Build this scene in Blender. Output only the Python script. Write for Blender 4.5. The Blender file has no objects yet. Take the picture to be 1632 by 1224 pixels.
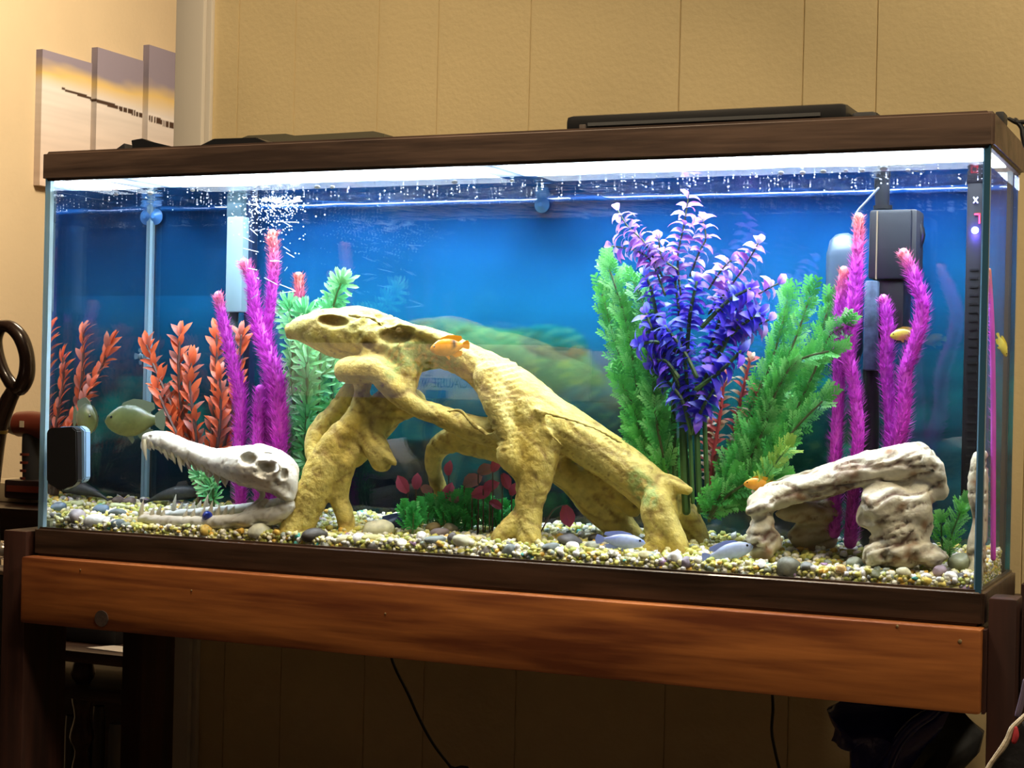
import bpy, bmesh, math, random
from mathutils import Vector, Matrix, noise
random.seed(7)
R = random.random
def U(a, b): return a + (b - a) * random.random()
scene = bpy.context.scene
C = scene.collection

# ---------------------------------------------------------------- camera, exposure, lights
CAM = Vector((1.49325, -1.81105, 0.24091))
YAW, PITCH, ROLL, F = 0.41602, 0.00073, 0.02223, 2699.98
FW = Vector((-math.sin(YAW)*math.cos(PITCH), math.cos(YAW)*math.cos(PITCH), math.sin(PITCH)))
_r = Vector((math.cos(YAW), math.sin(YAW), 0)); _u = _r.cross(FW)
RT = _r*math.cos(ROLL) + _u*math.sin(ROLL); UP = -_r*math.sin(ROLL) + _u*math.cos(ROLL)
cd = bpy.data.cameras.new('camera'); cam = bpy.data.objects.new('camera', cd); C.objects.link(cam)
cam.matrix_world = Matrix(((RT.x, UP.x, -FW.x, CAM.x), (RT.y, UP.y, -FW.y, CAM.y), (RT.z, UP.z, -FW.z, CAM.z), (0, 0, 0, 1)))
cd.sensor_width = 36; cd.lens = F/1632*36; cd.clip_start = 0.05
scene.camera = cam
vs = scene.view_settings
vs.view_transform = 'Standard'; vs.look = 'None'; vs.gamma = 1; vs.use_curve_mapping = False; vs.exposure = 0.0
try:
    scene.cycles.max_bounces = 8; scene.cycles.transparent_max_bounces = 24
    scene.cycles.sample_clamp_indirect = 4
except Exception: pass
w = bpy.data.worlds.new('room_ambience'); scene.world = w; w.use_nodes = True
w.node_tree.nodes['Background'].inputs[0].default_value = (1, .75, .45, 1)
w.node_tree.nodes['Background'].inputs[1].default_value = 0.02
def area(name, loc, target, size, size_y, power, color):
    l = bpy.data.lights.new(name, 'AREA'); l.shape = 'RECTANGLE'; l.size = size; l.size_y = size_y
    l.energy = power; l.color = color
    o = bpy.data.objects.new(name, l); C.objects.link(o); o.location = loc
    o.rotation_euler = (Vector(target) - Vector(loc)).to_track_quat('-Z', 'Y').to_euler()
    return o
area('ceiling_lamp', (2.05, -.75, 1.6), (1.3, .5, .75), .35, .35, 34, (1, .84, .60))
area('side_room_lamp', (-.35, 1.2, 1.62), (-1.2, 1.6, .6), .5, .5, 38, (1, .84, .62))
area('carton_fill_light', (.6, -.30, 1.55), (-.13, -1.3, .25), .35, .35, 38, (1, .80, .55))  # added fill light, brightens the carton and the front rail
TANK_LIGHT = 29.0

# ---------------------------------------------------------------- pixel rays and small helpers
def ray(px, py): return FW + RT*((px - 816)/F) + UP*((612 - py)/F)
def A(px, py, ax, val):
    d = ray(px, py); return CAM + d*((val - CAM[ax])/d[ax])
def P(px, py, y): return A(px, py, 1, y)
def dep(p): return (p - CAM).dot(FW)
def rp(r, p): return r*dep(p)/F
def pix(p):
    q = p - CAM; z = q.dot(FW); return 816 + F*q.dot(RT)/z, 612 - F*q.dot(UP)/z
W, H, ZT, ZB, DT = 1.235, .5385, .4997, .038, .235      # tank width, height, trim edges, depth
def gz(x, y): return .0465 + .075*max(0, min(DT, y)) + .004*noise.noise(Vector((x*9, y*12, 0)))
def G(px, py):
    d = ray(px, py); t = 1.7
    while t < 3:
        p = CAM + d*t
        if p.z <= gz(p.x, p.y) or p.y > DT: return p
        t += .002
    return p

# ---------------------------------------------------------------- materials
MATS = {}
def mat(name, col=(.5, .5, .5), rough=.6, metal=0, attr=False, nscale=0, namp=0, bump=0, bscale=60, emit=0, coat=0, stretch=(1, 1, 1), spec=.5, transl=0, alpha=1):
    if name in MATS: return MATS[name]
    m = bpy.data.materials.new(name); m.use_nodes = True; nt = m.node_tree; n = nt.nodes; L = nt.links
    b = n['Principled BSDF']; b.inputs['Roughness'].default_value = rough; b.inputs['Metallic'].default_value = metal
    b.inputs['Coat Weight'].default_value = coat; b.inputs['Specular IOR Level'].default_value = spec
    b.inputs['Base Color'].default_value = (*col, 1); b.inputs['Alpha'].default_value = alpha
    src = None
    if attr:
        a = n.new('ShaderNodeAttribute'); a.attribute_name = 'Col'; src = a.outputs['Color']
    tc = n.new('ShaderNodeTexCoord'); mp = n.new('ShaderNodeMapping'); mp.inputs['Scale'].default_value = stretch
    L.new(tc.outputs['Object'], mp.inputs[0])
    if namp:
        nz = n.new('ShaderNodeTexNoise'); nz.inputs['Scale'].default_value = nscale; nz.inputs['Detail'].default_value = 5
        L.new(mp.outputs[0], nz.inputs['Vector'])
        mr = n.new('ShaderNodeMapRange'); mr.inputs['From Min'].default_value = .3; mr.inputs['From Max'].default_value = .7
        mr.inputs['To Min'].default_value = 1 - namp; mr.inputs['To Max'].default_value = 1 + namp
        L.new(nz.outputs['Fac'], mr.inputs['Value'])
        mx = n.new('ShaderNodeVectorMath'); mx.operation = 'MULTIPLY'
        if src: L.new(src, mx.inputs[0])
        else: mx.inputs[0].default_value = col
        L.new(mr.outputs[0], mx.inputs[1]); src = mx.outputs[0]
    if src: L.new(src, b.inputs['Base Color'])
    if bump:
        bz = n.new('ShaderNodeTexNoise'); bz.inputs['Scale'].default_value = bscale; bz.inputs['Detail'].default_value = 6
        L.new(mp.outputs[0], bz.inputs['Vector'])
        bp = n.new('ShaderNodeBump'); bp.inputs['Strength'].default_value = 1; bp.inputs['Distance'].default_value = bump
        L.new(bz.outputs['Fac'], bp.inputs['Height']); L.new(bp.outputs[0], b.inputs['Normal'])
    if emit:
        b.inputs['Emission Color'].default_value = (*col, 1); b.inputs['Emission Strength'].default_value = emit
    if transl:
        t = n.new('ShaderNodeBsdfTranslucent'); ms = n.new('ShaderNodeMixShader'); ms.inputs[0].default_value = transl
        if src: L.new(src, t.inputs['Color'])
        else: t.inputs['Color'].default_value = (*col, 1)
        L.new(b.outputs[0], ms.inputs[1]); L.new(t.outputs[0], ms.inputs[2]); L.new(ms.outputs[0], n['Material Output'].inputs[0])
    MATS[name] = m; return m
def glassy(name, tint, lo, hi, power=3.0, rough=0.0, bump=0, bscale=30):
    m = bpy.data.materials.new(name); m.use_nodes = True; nt = m.node_tree; n = nt.nodes; L = nt.links
    n.remove(n['Principled BSDF'])
    t = n.new('ShaderNodeBsdfTransparent'); t.inputs[0].default_value = (*tint, 1)
    g = n.new('ShaderNodeBsdfGlossy'); g.inputs['Roughness'].default_value = rough; g.inputs[0].default_value = (1, 1, 1, 1)
    lw = n.new('ShaderNodeLayerWeight'); lw.inputs['Blend'].default_value = .5
    pw = n.new('ShaderNodeMath'); pw.operation = 'POWER'; pw.inputs[1].default_value = power; L.new(lw.outputs['Facing'], pw.inputs[0])
    mr = n.new('ShaderNodeMapRange'); mr.inputs['To Min'].default_value = lo; mr.inputs['To Max'].default_value = hi; L.new(pw.outputs[0], mr.inputs['Value'])
    ms = n.new('ShaderNodeMixShader'); L.new(mr.outputs[0], ms.inputs[0]); L.new(t.outputs[0], ms.inputs[1]); L.new(g.outputs[0], ms.inputs[2])
    L.new(ms.outputs[0], n['Material Output'].inputs[0])
    if bump:
        tc = n.new('ShaderNodeTexCoord'); bz = n.new('ShaderNodeTexNoise'); bz.inputs['Scale'].default_value = bscale; bz.inputs['Detail'].default_value = 3
        L.new(tc.outputs['Object'], bz.inputs['Vector'])
        bp = n.new('ShaderNodeBump'); bp.inputs['Distance'].default_value = bump
        L.new(bz.outputs['Fac'], bp.inputs['Height']); L.new(bp.outputs[0], g.inputs['Normal'])
    return m
M_GLASS = glassy('clear_glass', (.985, .995, 1), .06, .4, 5)
M_MIRROR = glassy('side_glass', (.9, .97, 1), .93, .97, 3)
M_WATER = glassy('water_surface', (.96, .99, 1), .04, .98, 1, 0.02, .0022, 26)
for _n in M_WATER.node_tree.nodes:
    if _n.bl_idname == 'ShaderNodeMapRange': _n.inputs['From Min'].default_value = .30; _n.inputs['From Max'].default_value = .50
def wood(name, dark, light, scale=1.0, rough=.5, coat=0.0, axis=0):
    if name in MATS: return MATS[name]
    m = bpy.data.materials.new(name); m.use_nodes = True; nt = m.node_tree; n = nt.nodes; L = nt.links
    b = n['Principled BSDF']; b.inputs['Roughness'].default_value = rough; b.inputs['Coat Weight'].default_value = coat
    tc = n.new('ShaderNodeTexCoord'); mp = n.new('ShaderNodeMapping')
    s = [28*scale]*3; s[axis] = 2.2*scale; mp.inputs['Scale'].default_value = s
    L.new(tc.outputs['Object'], mp.inputs[0])
    nz = n.new('ShaderNodeTexNoise'); nz.inputs['Scale'].default_value = 1; nz.inputs['Detail'].default_value = 3; nz.inputs['Distortion'].default_value = .6
    n2 = n.new('ShaderNodeTexNoise'); n2.inputs['Scale'].default_value = 5; n2.inputs['Detail'].default_value = 4
    L.new(mp.outputs[0], nz.inputs['Vector']); L.new(mp.outputs[0], n2.inputs['Vector'])
    mx = n.new('ShaderNodeMath'); mx.operation = 'MULTIPLY_ADD'; mx.inputs[1].default_value = .35
    L.new(n2.outputs['Fac'], mx.inputs[0]); L.new(nz.outputs['Fac'], mx.inputs[2])
    cr = n.new('ShaderNodeValToRGB'); cr.color_ramp.elements[0].position = .5; cr.color_ramp.elements[1].position = .82
    cr.color_ramp.elements[0].color = (*dark, 1); cr.color_ramp.elements[1].color = (*light, 1)
    L.new(mx.outputs[0], cr.inputs[0]); L.new(cr.outputs[0], b.inputs['Base Color'])
    bp = n.new('ShaderNodeBump'); bp.inputs['Distance'].default_value = .0006; L.new(mx.outputs[0], bp.inputs['Height']); L.new(bp.outputs[0], b.inputs['Normal'])
    MATS[name] = m; return m
M_RAIL = wood('stained_pine', (.13, .032, .009), (.40, .135, .032), 1, .45, .15)
M_DARKWOOD = wood('dark_stained_wood', (.018, .007, .005), (.05, .017, .011), 1, .5, 0, 2)
M_TRIM = wood('walnut_trim', (.018, .010, .006), (.062, .033, .02), 1.4, .38, .25)
M_DESK = wood('dark_desk_wood', (.02, .009, .006), (.06, .026, .016), 1, .4, .1)
M_PANEL = mat('painted_panel', (.60, .47, .25), .45, nscale=6, namp=.05, bump=.0006, bscale=120)
M_GROOVE = mat('panel_groove', (.66, .54, .30), .6)
M_LWALL = mat('cream_wall', (.80, .63, .40), .55, nscale=5, namp=.03, bump=.0008, bscale=90)
M_CASING = mat('painted_casing', (.55, .50, .42), .45)
M_CEIL = mat('ceiling_paint', (.7, .62, .5), .8)
M_FLOOR = wood('floor_boards', (.08, .045, .025), (.10, .06, .03), .4, .5)
M_BLACK = mat('black_plastic', (.012, .012, .013), .35)
M_BLACKM = mat('matte_black_plastic', (.02, .02, .022), .6)
M_SIL = mat('silicone_bead', (.45, .68, .80), .4, transl=.35)
M_ATT = mat('attribute_leaf', attr=True, rough=.42, transl=.35)
M_ATTS = mat('attribute_matte', attr=True, rough=.6)
M_STONE = mat('river_stone', attr=True, rough=.5, nscale=120, namp=.22, bump=.0006, bscale=200)
M_GRAVEL = mat('gravel_grain', attr=True, rough=.35, nscale=160, namp=.12)
M_DRIFT = mat('resin_driftwood', attr=True, rough=.7, nscale=90, namp=.22, bump=.0022, bscale=170)
M_ROCK = mat('resin_rock', attr=True, rough=.75, nscale=60, namp=.15, bump=.002, bscale=130)
M_BONE = mat('resin_bone', attr=True, rough=.55, nscale=80, namp=.07, bump=.0008, bscale=110)
M_FISH = mat('fish_skin', attr=True, rough=.3, nscale=200, namp=.12)
M_PRINT = mat('printed_sheet', attr=True, rough=.9, spec=0)
M_BUBBLE = mat('air_bubble', (.85, .93, 1), .08, spec=1.0)

# ---------------------------------------------------------------- object helpers
ORG = {}
def tag(o, label=None, cat=None, group=None, kind=None):
    if label: o['label'] = label
    if cat: o['category'] = cat
    if group: o['group'] = group
    if kind: o['kind'] = kind
    return o
def thing(name, label, cat, loc=(0, 0, 0), group=None):
    o = bpy.data.objects.new(name, None); o.empty_display_size = .02; C.objects.link(o); o.location = loc
    ORG[o] = Vector(loc); return tag(o, label, cat, group)
def finish_mesh(bm, name, m, smooth=True):
    bmesh.ops.recalc_face_normals(bm, faces=bm.faces)
    me = bpy.data.meshes.new(name); bm.to_mesh(me); bm.free()
    if m: me.materials.append(m)
    if smooth:
        for p in me.polygons: p.use_smooth = True
        try: me.set_sharp_from_angle(angle=math.radians(38))
        except Exception: pass
    return me
def obj(name, bm, m, parent=None, smooth=True, colf=None):
    """link a bmesh given in world coordinates as one mesh object"""
    me = finish_mesh(bm, name, m, smooth) if isinstance(bm, bmesh.types.BMesh) else bm
    if colf: paint(me, colf)
    o = bpy.data.objects.new(name, me); C.objects.link(o)
    if parent is not None:
        off = ORG[parent]; me.transform(Matrix.Translation(-off)); o.parent = parent; ORG[o] = off
    else:
        # origin at the base centre
        xs = [v.co for v in me.vertices]
        b = Vector(((min(v.x for v in xs)+max(v.x for v in xs))/2, (min(v.y for v in xs)+max(v.y for v in xs))/2, min(v.z for v in xs)))
        me.transform(Matrix.Translation(-b)); o.location = b; ORG[o] = b
    return o
def paint(me, f):
    a = me.color_attributes.new('Col', 'FLOAT_COLOR', 'POINT')
    buf = []
    me.update()
    nrm = me.vertex_normals if hasattr(me, 'vertex_normals') else None
    for i, v in enumerate(me.vertices):
        c = f(v.co, nrm[i].vector if nrm else Vector((0, 0, 1))); buf += [c[0], c[1], c[2], 1]
    a.data.foreach_set('color', buf)
def inst(name, me, parent, Mw):
    o = bpy.data.objects.new(name, me); C.objects.link(o); o.parent = parent
    o.matrix_local = Matrix.Translation(-ORG[parent]) @ Mw
    return o
def box(bm, a, b, bev=0):
    a = Vector(a); b = Vector(b)
    r = bmesh.ops.create_cube(bm, size=1, matrix=Matrix.Translation((a+b)/2) @ Matrix.Diagonal((abs(b.x-a.x), abs(b.y-a.y), abs(b.z-a.z), 1)))
    if bev:
        es = list({e for v in r['verts'] for e in v.link_edges})
        bmesh.ops.bevel(bm, geom=es, offset=bev, segments=2, affect='EDGES', profile=.6)
    return bm
def BX(a, b, bev=0): return box(bmesh.new(), a, b, bev)
def catmull(ch, n):
    out = []
    for i in range(len(ch)-1):
        p0, p1, p2, p3 = ch[max(0, i-1)], ch[i], ch[i+1], ch[min(len(ch)-1, i+2)]
        for k in range(n):
            t = k/n; t2 = t*t; t3 = t2*t
            f = lambda a, b, c, d: .5*((2*b) + (c-a)*t + (2*a-5*b+4*c-d)*t2 + (3*b-a-3*c+d)*t3)
            out.append((f(p0[0], p1[0], p2[0], p3[0]), max(1e-5, f(p0[1], p1[1], p2[1], p3[1]))))
    out.append(ch[-1]); return out
def tube(bm, ch, seg=10, n=4, df=1.0, cap=True, closed=False, round_cap=True):
    """ch: [(Vector, radius)]; df stretches the section along the view depth"""
    pts = catmull(ch, n) if n > 1 and len(ch) > 1 else ch
    if cap and round_cap and len(pts) > 1:
        def ext(p, q):
            d = (p[0]-q[0]); d = d.normalized() if d.length > 0 else Vector((0, 0, 1))
            return [(p[0]+d*p[1]*.55, p[1]*.8), (p[0]+d*p[1]*.85, p[1]*.4)]
        a = ext(pts[0], pts[1]); b = ext(pts[-1], pts[-2]); pts = a[::-1] + pts + b
    rings = []; prev = None
    for i, (p, r) in enumerate(pts):
        t = (pts[min(i+1, len(pts)-1)][0] - pts[max(i-1, 0)][0])
        t = t.normalized() if t.length > 1e-9 else Vector((0, 0, 1))
        if prev is None:
            prev = t.orthogonal().normalized()
        nn = (prev - t*prev.dot(t)); nn = nn.normalized() if nn.length > 1e-6 else t.orthogonal().normalized()
        prev = nn; bb = t.cross(nn); ring = []
        for k in range(seg):
            a = 2*math.pi*k/seg; o = (nn*math.cos(a) + bb*math.sin(a))*r
            if df != 1: o += FW*(o.dot(FW)*(df-1))
            ring.append(bm.verts.new(p+o))
        rings.append(ring)
    for a, b in zip(rings, rings[1:]):
        for k in range(seg): bm.faces.new((a[k], a[(k+1) % seg], b[(k+1) % seg], b[k]))
    if cap:
        bm.faces.new(rings[0][::-1]); bm.faces.new(rings[-1])
    return bm
def chain(pts, d0=None):
    out = []
    for q in pts:
        p = P(q[0], q[1], q[3] if len(q) > 3 else d0); out.append((p, rp(q[2], p)))
    return out
def ball(bm, c, rad, sub=2, rot=None, amp=0, seed=0, fr=1.0):
    r = bmesh.ops.create_icosphere(bm, subdivisions=sub, radius=1)
    for v in r['verts']:
        k = 1 + amp*noise.noise(v.co*fr + Vector((seed*7.3, seed*1.7, seed*3.1)))
        q = Vector((v.co.x*rad[0], v.co.y*rad[1], v.co.z*rad[2]))*k
        v.co = (rot @ q if rot else q) + c
    return bm
def organic(bm, voxel, smooth=3, disp=None, pits=(), name='organic', relax=.5):
    """fuse overlapping lumps into one continuous surface, then sculpt it"""
    bmesh.ops.recalc_face_normals(bm, faces=bm.faces)
    me = bpy.data.meshes.new(name); bm.to_mesh(me); bm.free()
    o = bpy.data.objects.new(name, me); C.objects.link(o)
    md = o.modifiers.new('r', 'REMESH'); md.mode = 'VOXEL'; md.voxel_size = voxel
    sm = o.modifiers.new('s', 'SMOOTH'); sm.factor = relax; sm.iterations = smooth
    dg = bpy.context.evaluated_depsgraph_get(); me2 = bpy.data.meshes.new_from_object(o.evaluated_get(dg))
    bpy.data.objects.remove(o); me2.name = name
    b2 = bmesh.new(); b2.from_mesh(me2); b2.normal_update()
    for v in b2.verts:
        if disp: v.co += v.normal*disp(v.co, v.normal)
    for (px, py, y, rx, ry, rd, rot) in pits:
        c = P(px, py, y); ca, sa = math.cos(rot), math.sin(rot); s = dep(c)/F
        for v in b2.verts:
            q = v.co - c; a = q.dot(RT)/s; b = q.dot(UP)/s; f = q.dot(FW)/s
            a, b = a*ca + b*sa, -a*sa + b*ca; k = (a/rx)**2 + (b/ry)**2
            if k < 1 and f < rd*1.5: v.co += FW*(rd*s*math.sqrt(1-k))
    b2.to_mesh(me2); b2.free()
    for p in me2.polygons: p.use_smooth = True
    return me2
def blend(a, b, t):
    t = max(0, min(1, t)); return tuple(x+(y-x)*t for x, y in zip(a, b))
def fbm(p, o=3):
    s = 0; a = 1; q = Vector(p)
    for i in range(o): s += a*noise.noise(q); q = q*2.1; a *= .5
    return s
def prism(pts, thick, bev=0):
    """pts: world points of a flat outline; thick: vector"""
    bm = bmesh.new(); a = [bm.verts.new(p) for p in pts]; b = [bm.verts.new(p+thick) for p in pts]
    bm.faces.new(a); bm.faces.new(b[::-1]); n = len(a)
    for i in range(n): bm.faces.new((a[i], b[i], b[(i+1) % n], a[(i+1) % n]))
    if bev: bmesh.ops.bevel(bm, geom=list(bm.edges), offset=bev, segments=2, affect='EDGES')
    return bm
def grid(o, ux, uy, nx, ny):
    bm = bmesh.new(); vs_ = [[bm.verts.new(o + ux*(i/nx) + uy*(j/ny)) for i in range(nx+1)] for j in range(ny+1)]
    for j in range(ny):
        for i in range(nx): bm.faces.new((vs_[j][i], vs_[j][i+1], vs_[j+1][i+1], vs_[j+1][i]))
    return bm
S = 'structure'

# ================================================================ ROOM
ZF, ZC = -.78, 1.68
tag(obj('floor', BX((-3.45, -3.0, ZF-.05), (3.0, 3.2, ZF)), M_FLOOR), kind=S)
tag(obj('ceiling', BX((-3.45, -3.0, ZC), (3.0, 3.2, ZC+.05)), M_CEIL), kind=S)
M_FW = mat('front_wall_paint', (.03, .03, .035), .9, spec=.1)
tag(obj('wall_left', BX((-1.45, .60, ZF), (-1.4, 3.2, ZC)), M_LWALL), kind=S)
tag(obj('wall_inner', BX((-3.4, .5, ZF), (-1.4, .5995, ZC)), M_FW), kind=S)
tag(obj('wall_side', BX((-3.45, -3.0, ZF), (-3.4, .6, ZC)), M_FW), kind=S)
tag(obj('wall_right', BX((3.0, -3.0, ZF), (3.05, 3.2, ZC)), M_FW), kind=S)
tag(obj('wall_front', BX((-3.45, -3.05, ZF), (3.05, -3.0, ZC)), mat('front_wall_paint', (.03, .03, .035), .9, spec=.1)), kind=S)
tag(obj('wall_far', BX((-1.45, 3.2, ZF), (3.05, 3.25, ZC)), M_LWALL), kind=S)
YW = .5
wb = tag(obj('wall_back', BX((-.09, YW+.0022, ZF), (3.0, YW+.1, ZC)), M_GROOVE), kind=S)
gx = [-.07, -.022, .084, .234, .337, .49, .723, .903, 1.005, 1.21, 1.41, 1.56, 1.8, 2.1, 2.4, 2.7, 3.0]
for a, b in zip(gx, gx[1:]):
    obj('panel', BX((a+.0012, YW, ZF), (b-.0012, YW+.0022, ZC), 0), M_PANEL, wb)
bm = BX((-.132, YW-.018, ZF), (-.078, YW+.11, ZC), .003)
box(bm, (-.078, YW-.010, ZF), (-.068, YW+.0, ZC), .002)
tag(obj('trim_1', bm, M_CASING), kind=S)
tag(obj('baseboard_back', BX((-.068, YW-.012, ZF), (3.0, YW, ZF+.09), .003), M_CASING), kind=S)

# canvases on the left wall (flat prints on wrapped frames)
def canvas(y0, z0, z1, w, label):
    t = thing('canvas_print', label, 'picture', (-1.4, y0+w/2, z0), 'canvas triptych on the left wall')
    x1 = -1.4+.02
    obj('stretcher_frame', BX((-1.4, y0, z0), (x1-.001, y0+w, z1)), M_ATTS, t, False,
        colf=lambda c, n: sky_col(c.z, c.y)[0:3] if True else 0)
    g = grid(Vector((x1, y0, z0)), Vector((0, w, 0)), Vector((0, 0, z1-z0)), 60, 110)
    g2 = grid(Vector((-1.4, y0-.0004, z0)), Vector((.02, 0, 0)), Vector((0, 0, z1-z0)), 3, 90)
    obj('printed_face', g, M_PRINT, t, False, colf=lambda c, n: sky_col(c.z, c.y))
    obj('wrapped_edge', g2, M_PRINT, t, False, colf=lambda c, n: tuple(.62*x for x in sky_col(c.z, y0)))
def sky_col(z, y):
    n_ = .05*fbm((y*4, z*14, 0), 3)
    cut = 1.045 + .02*max(0, (y-1.7)/.6) + n_*.5
    sand = (.86, .68, .56); pale = (.92, .84, .78); gold = (.92, .66, .26); grey = (.36, .31, .38)
    h = .985 - .005*(y-1.7)
    if z > h:
        t = (z-h)/(cut-h); c = blend(pale, gold, min(1, t*1.6)) if t < .62 else blend(gold, grey, (t-.62)/.5)
    else:
        c = blend(pale, sand, (h-z)/.22); c = tuple(x*(1+.10*fbm((y*3, z*60, 3), 2)) for x in c)
    a = PIERA; b = PIERB
    if a[0] < y < b[0]:
        t = (y-a[0])/(b[0]-a[0]); zz = a[1]+(b[1]-a[1])*t; th = .006+.014*t
        if abs(z-zz) < th*.5:
            if t < .45 or noise.noise(Vector((y*160, 0, 0))) > -.12: c = (.10, .06, .04)
    return c
_a = A(100, 141, 0, -1.376); _b = A(290, 205, 0, -1.376); PIERA = (_a.y, _a.z); PIERB = (_b.y, _b.z)
for (pl, tp, bt, pr, lab) in ((70, (70, 78), (60, 264), (150, 104), 'beach canvas print farthest left, hung lowest of the three panels'),
                              (158, (158, 75), (148, 258), (232, 98), 'middle beach canvas print showing the start of the dark groyne posts'),
                              (240, (240, 71), (230, 262), (310, 92), 'beach canvas print beside the white door casing, hung highest')):
    a = A(tp[0], tp[1], 0, -1.376); b = A(bt[0], bt[1]+30, 0, -1.376); c = A(pr[0], pr[1], 0, -1.376)
    canvas(a.y, b.z, a.z, c.y-a.y-.004, lab)

# ================================================================ STAND
st = thing('aquarium_stand', 'reddish pine and dark wood stand carrying the long fish tank', 'stand', (W/2, .1, ZF))
RB = -.088
bm = BX((-.003, -.02, RB), (1.236, .018, 0), .004)
rail = obj('front_rail', bm, M_RAIL, st)
k = P(162, 987, -.0205)
bm = bmesh.new(); bmesh.ops.create_cone(bm, cap_ends=True, segments=20, radius1=.0105, radius2=.0105, depth=.002, matrix=Matrix.Translation((k.x, -.0205, k.z+.001)) @ Matrix.Rotation(math.pi/2, 4, 'X'))
o = obj('knot', bm, mat('knot_dark', (.035, .018, .012), .8, nscale=200, namp=.4), rail)
for (px, py, s) in ((128, 908, 2.2), (305, 941, 2.4), (614, 978, 2.4), (1530, 1022, 4), (1430, 998, 3)):
    k = P(px, py, -.0205); obj('screw', ball(bmesh.new(), Vector((k.x, -.0205, k.z)), (s*.0006, .0006, s*.0006), 1), mat('screw_metal', (.5, .38, .2), .4, .6), rail)
obj('rear_rail', BX((-.003, .30, RB), (1.236, .338, 0), .003), M_DARKWOOD, st)
for x in (-.006, 1.19): obj('side_rail', BX((x, .0185, RB), (x+.036, .2995, -.0005), .003), M_DARKWOOD, st)
obj('post', BX((-.050, -.0, ZF), (-.012, .089, .031), .002), M_DARKWOOD, st)
obj('post', BX((1.2395, .0, ZF), (1.268, .045, .031), .002), M_DARKWOOD, st)
obj('gap_filler', BX((1.2362, -.012, RB), (1.2393, .05, -.001)), M_DARKWOOD, st)  # added dark block stands in for the shade in the gap beside the rail
obj('post', BX((1.272, .02, ZF), (1.31, .109, .028), .002), M_DARKWOOD, st)
obj('post', BX((-.046, .262, ZF), (-.010, .345, .02), .002), M_DARKWOOD, st)
obj('post', BX((1.2395, .262, ZF), (1.275, .345, .02), .002), M_DARKWOOD, st)
obj('shelf_board', BX((-.04, .03, -.62), (1.26, .32, -.60), .002), M_DARKWOOD, st)

# ================================================================ AQUARIUM
aq = thing('aquarium', 'long glass fish tank with walnut brown top and bottom trim', 'aquarium', (W/2, DT/2, 0))
M_TRIM_SHEEN = wood('walnut_trim_sheen', (.035, .02, .014), (.11, .066, .045), 1.4, .5, .1)  # lighter copy of the trim wood; lamp sheen put into the colour
def ringframe(z0, z1, inset_top, name):
    bm = bmesh.new(); t = .012
    o_ = [(0, 0), (W, 0), (W, DT+.012), (0, DT+.012)]; i_ = [(t, t), (W-t, t), (W-t, DT+.012-t), (t, DT+.012-t)]
    vo0 = [bm.verts.new((x, y, z0)) for x, y in o_]; vo1 = [bm.verts.new((x, y, z1)) for x, y in o_]
    vi0 = [bm.verts.new((x, y, z0)) for x, y in i_]; vi1 = [bm.verts.new((x, y, z1)) for x, y in i_]
    for k in range(4):
        j = (k+1) % 4
        bm.faces.new((vo0[k], vo0[j], vo1[j], vo1[k])); bm.faces.new((vi0[j], vi0[k], vi1[k], vi1[j]))
        bm.faces.new((vo1[k], vo1[j], vi1[j], vi1[k])); bm.faces.new((vo0[j], vo0[k], vi0[k], vi0[j]))
    bmesh.ops.recalc_face_normals(bm, faces=bm.faces)
    bmesh.ops.bevel(bm, geom=list(bm.edges), offset=.0035, segments=3, affect='EDGES')
    return obj(name, bm, M_TRIM_SHEEN if name == 'top_trim' else M_TRIM, aq)
ringframe(0, ZB, .01, 'bottom_trim'); ringframe(ZT, H, .01, 'top_trim')
g0, g1 = .004, .010
obj('bottom_pane', BX((.013, .013, .012), (W-.013, DT-.001, .018)), mat('bottom_glass', (.1, .12, .12), .3), aq)
obj('front_pane', BX((.004, g0, .012), (W-.004, g1, H-.006)), M_GLASS, aq)
obj('left_pane', BX((.004, g1+.0002, .012), (.010, DT, H-.006)), M_MIRROR, aq)
obj('right_pane', BX((W-.010, g1+.0002, .012), (W-.004, DT, H-.006)), glassy('right_glass', (.96, .98, 1), .04, .12, 4), aq)
obj('back_pane', BX((.0105, DT, .012), (W-.0105, DT+.005, H-.006)), M_GLASS, aq)
for (x0, x1, y0, y1) in ((.004, .0125, .0040, .0115), (W-.0125, W-.0042, .0104, .0125), (.0105, .0155, DT-.006, DT-.0005), (W-.017, W-.0105, DT-.006, DT-.0005)):
    obj('silicone_bead', BX((x0, y0, .02), (x1, y1, ZT+.004)), M_SIL if x0 < 1 or y0 < .1 else mat('black_silicone', (.02, .025, .03), .4), aq)
obj('glass_edge', BX((W-.0100, g0-.0006, .02), (W-.0040, g0+.004, ZT+.004)), mat('glass_edge', (.03, .09, .15), .2), aq)
# lid with lamp openings: braces, lamp panels
LZ = ZT+.006
lid = obj('lid', BX((.014, .014, LZ+.012), (W-.014, DT-.004, LZ+.018)), mat('lid_black', (.03, .03, .035), .6), aq)
xg = [P(q_, 290, .10).x for q_ in (200, 262)] + [P(q_, 265, .10).x for q_ in (775, 832)]
xb = [(.016, xg[0]), (xg[1], xg[2]), (xg[3], W-.016)]
M_LED = mat('led_panel', (.80, .90, 1.0), .5, emit=TANK_LIGHT)
for a, b in xb: obj('light_panel', BX((a, .035, LZ-.001), (b, DT-.03, LZ+.002)), M_LED, lid)
for a, b in zip(xb, xb[1:]):
    obj('cross_brace', BX((a[1]+.006, .013, ZT+.002), (b[0]-.006, DT-.001, ZT+.012), .001), mat('brace_blue', (.10, .16, .26), .3), lid)
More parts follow.
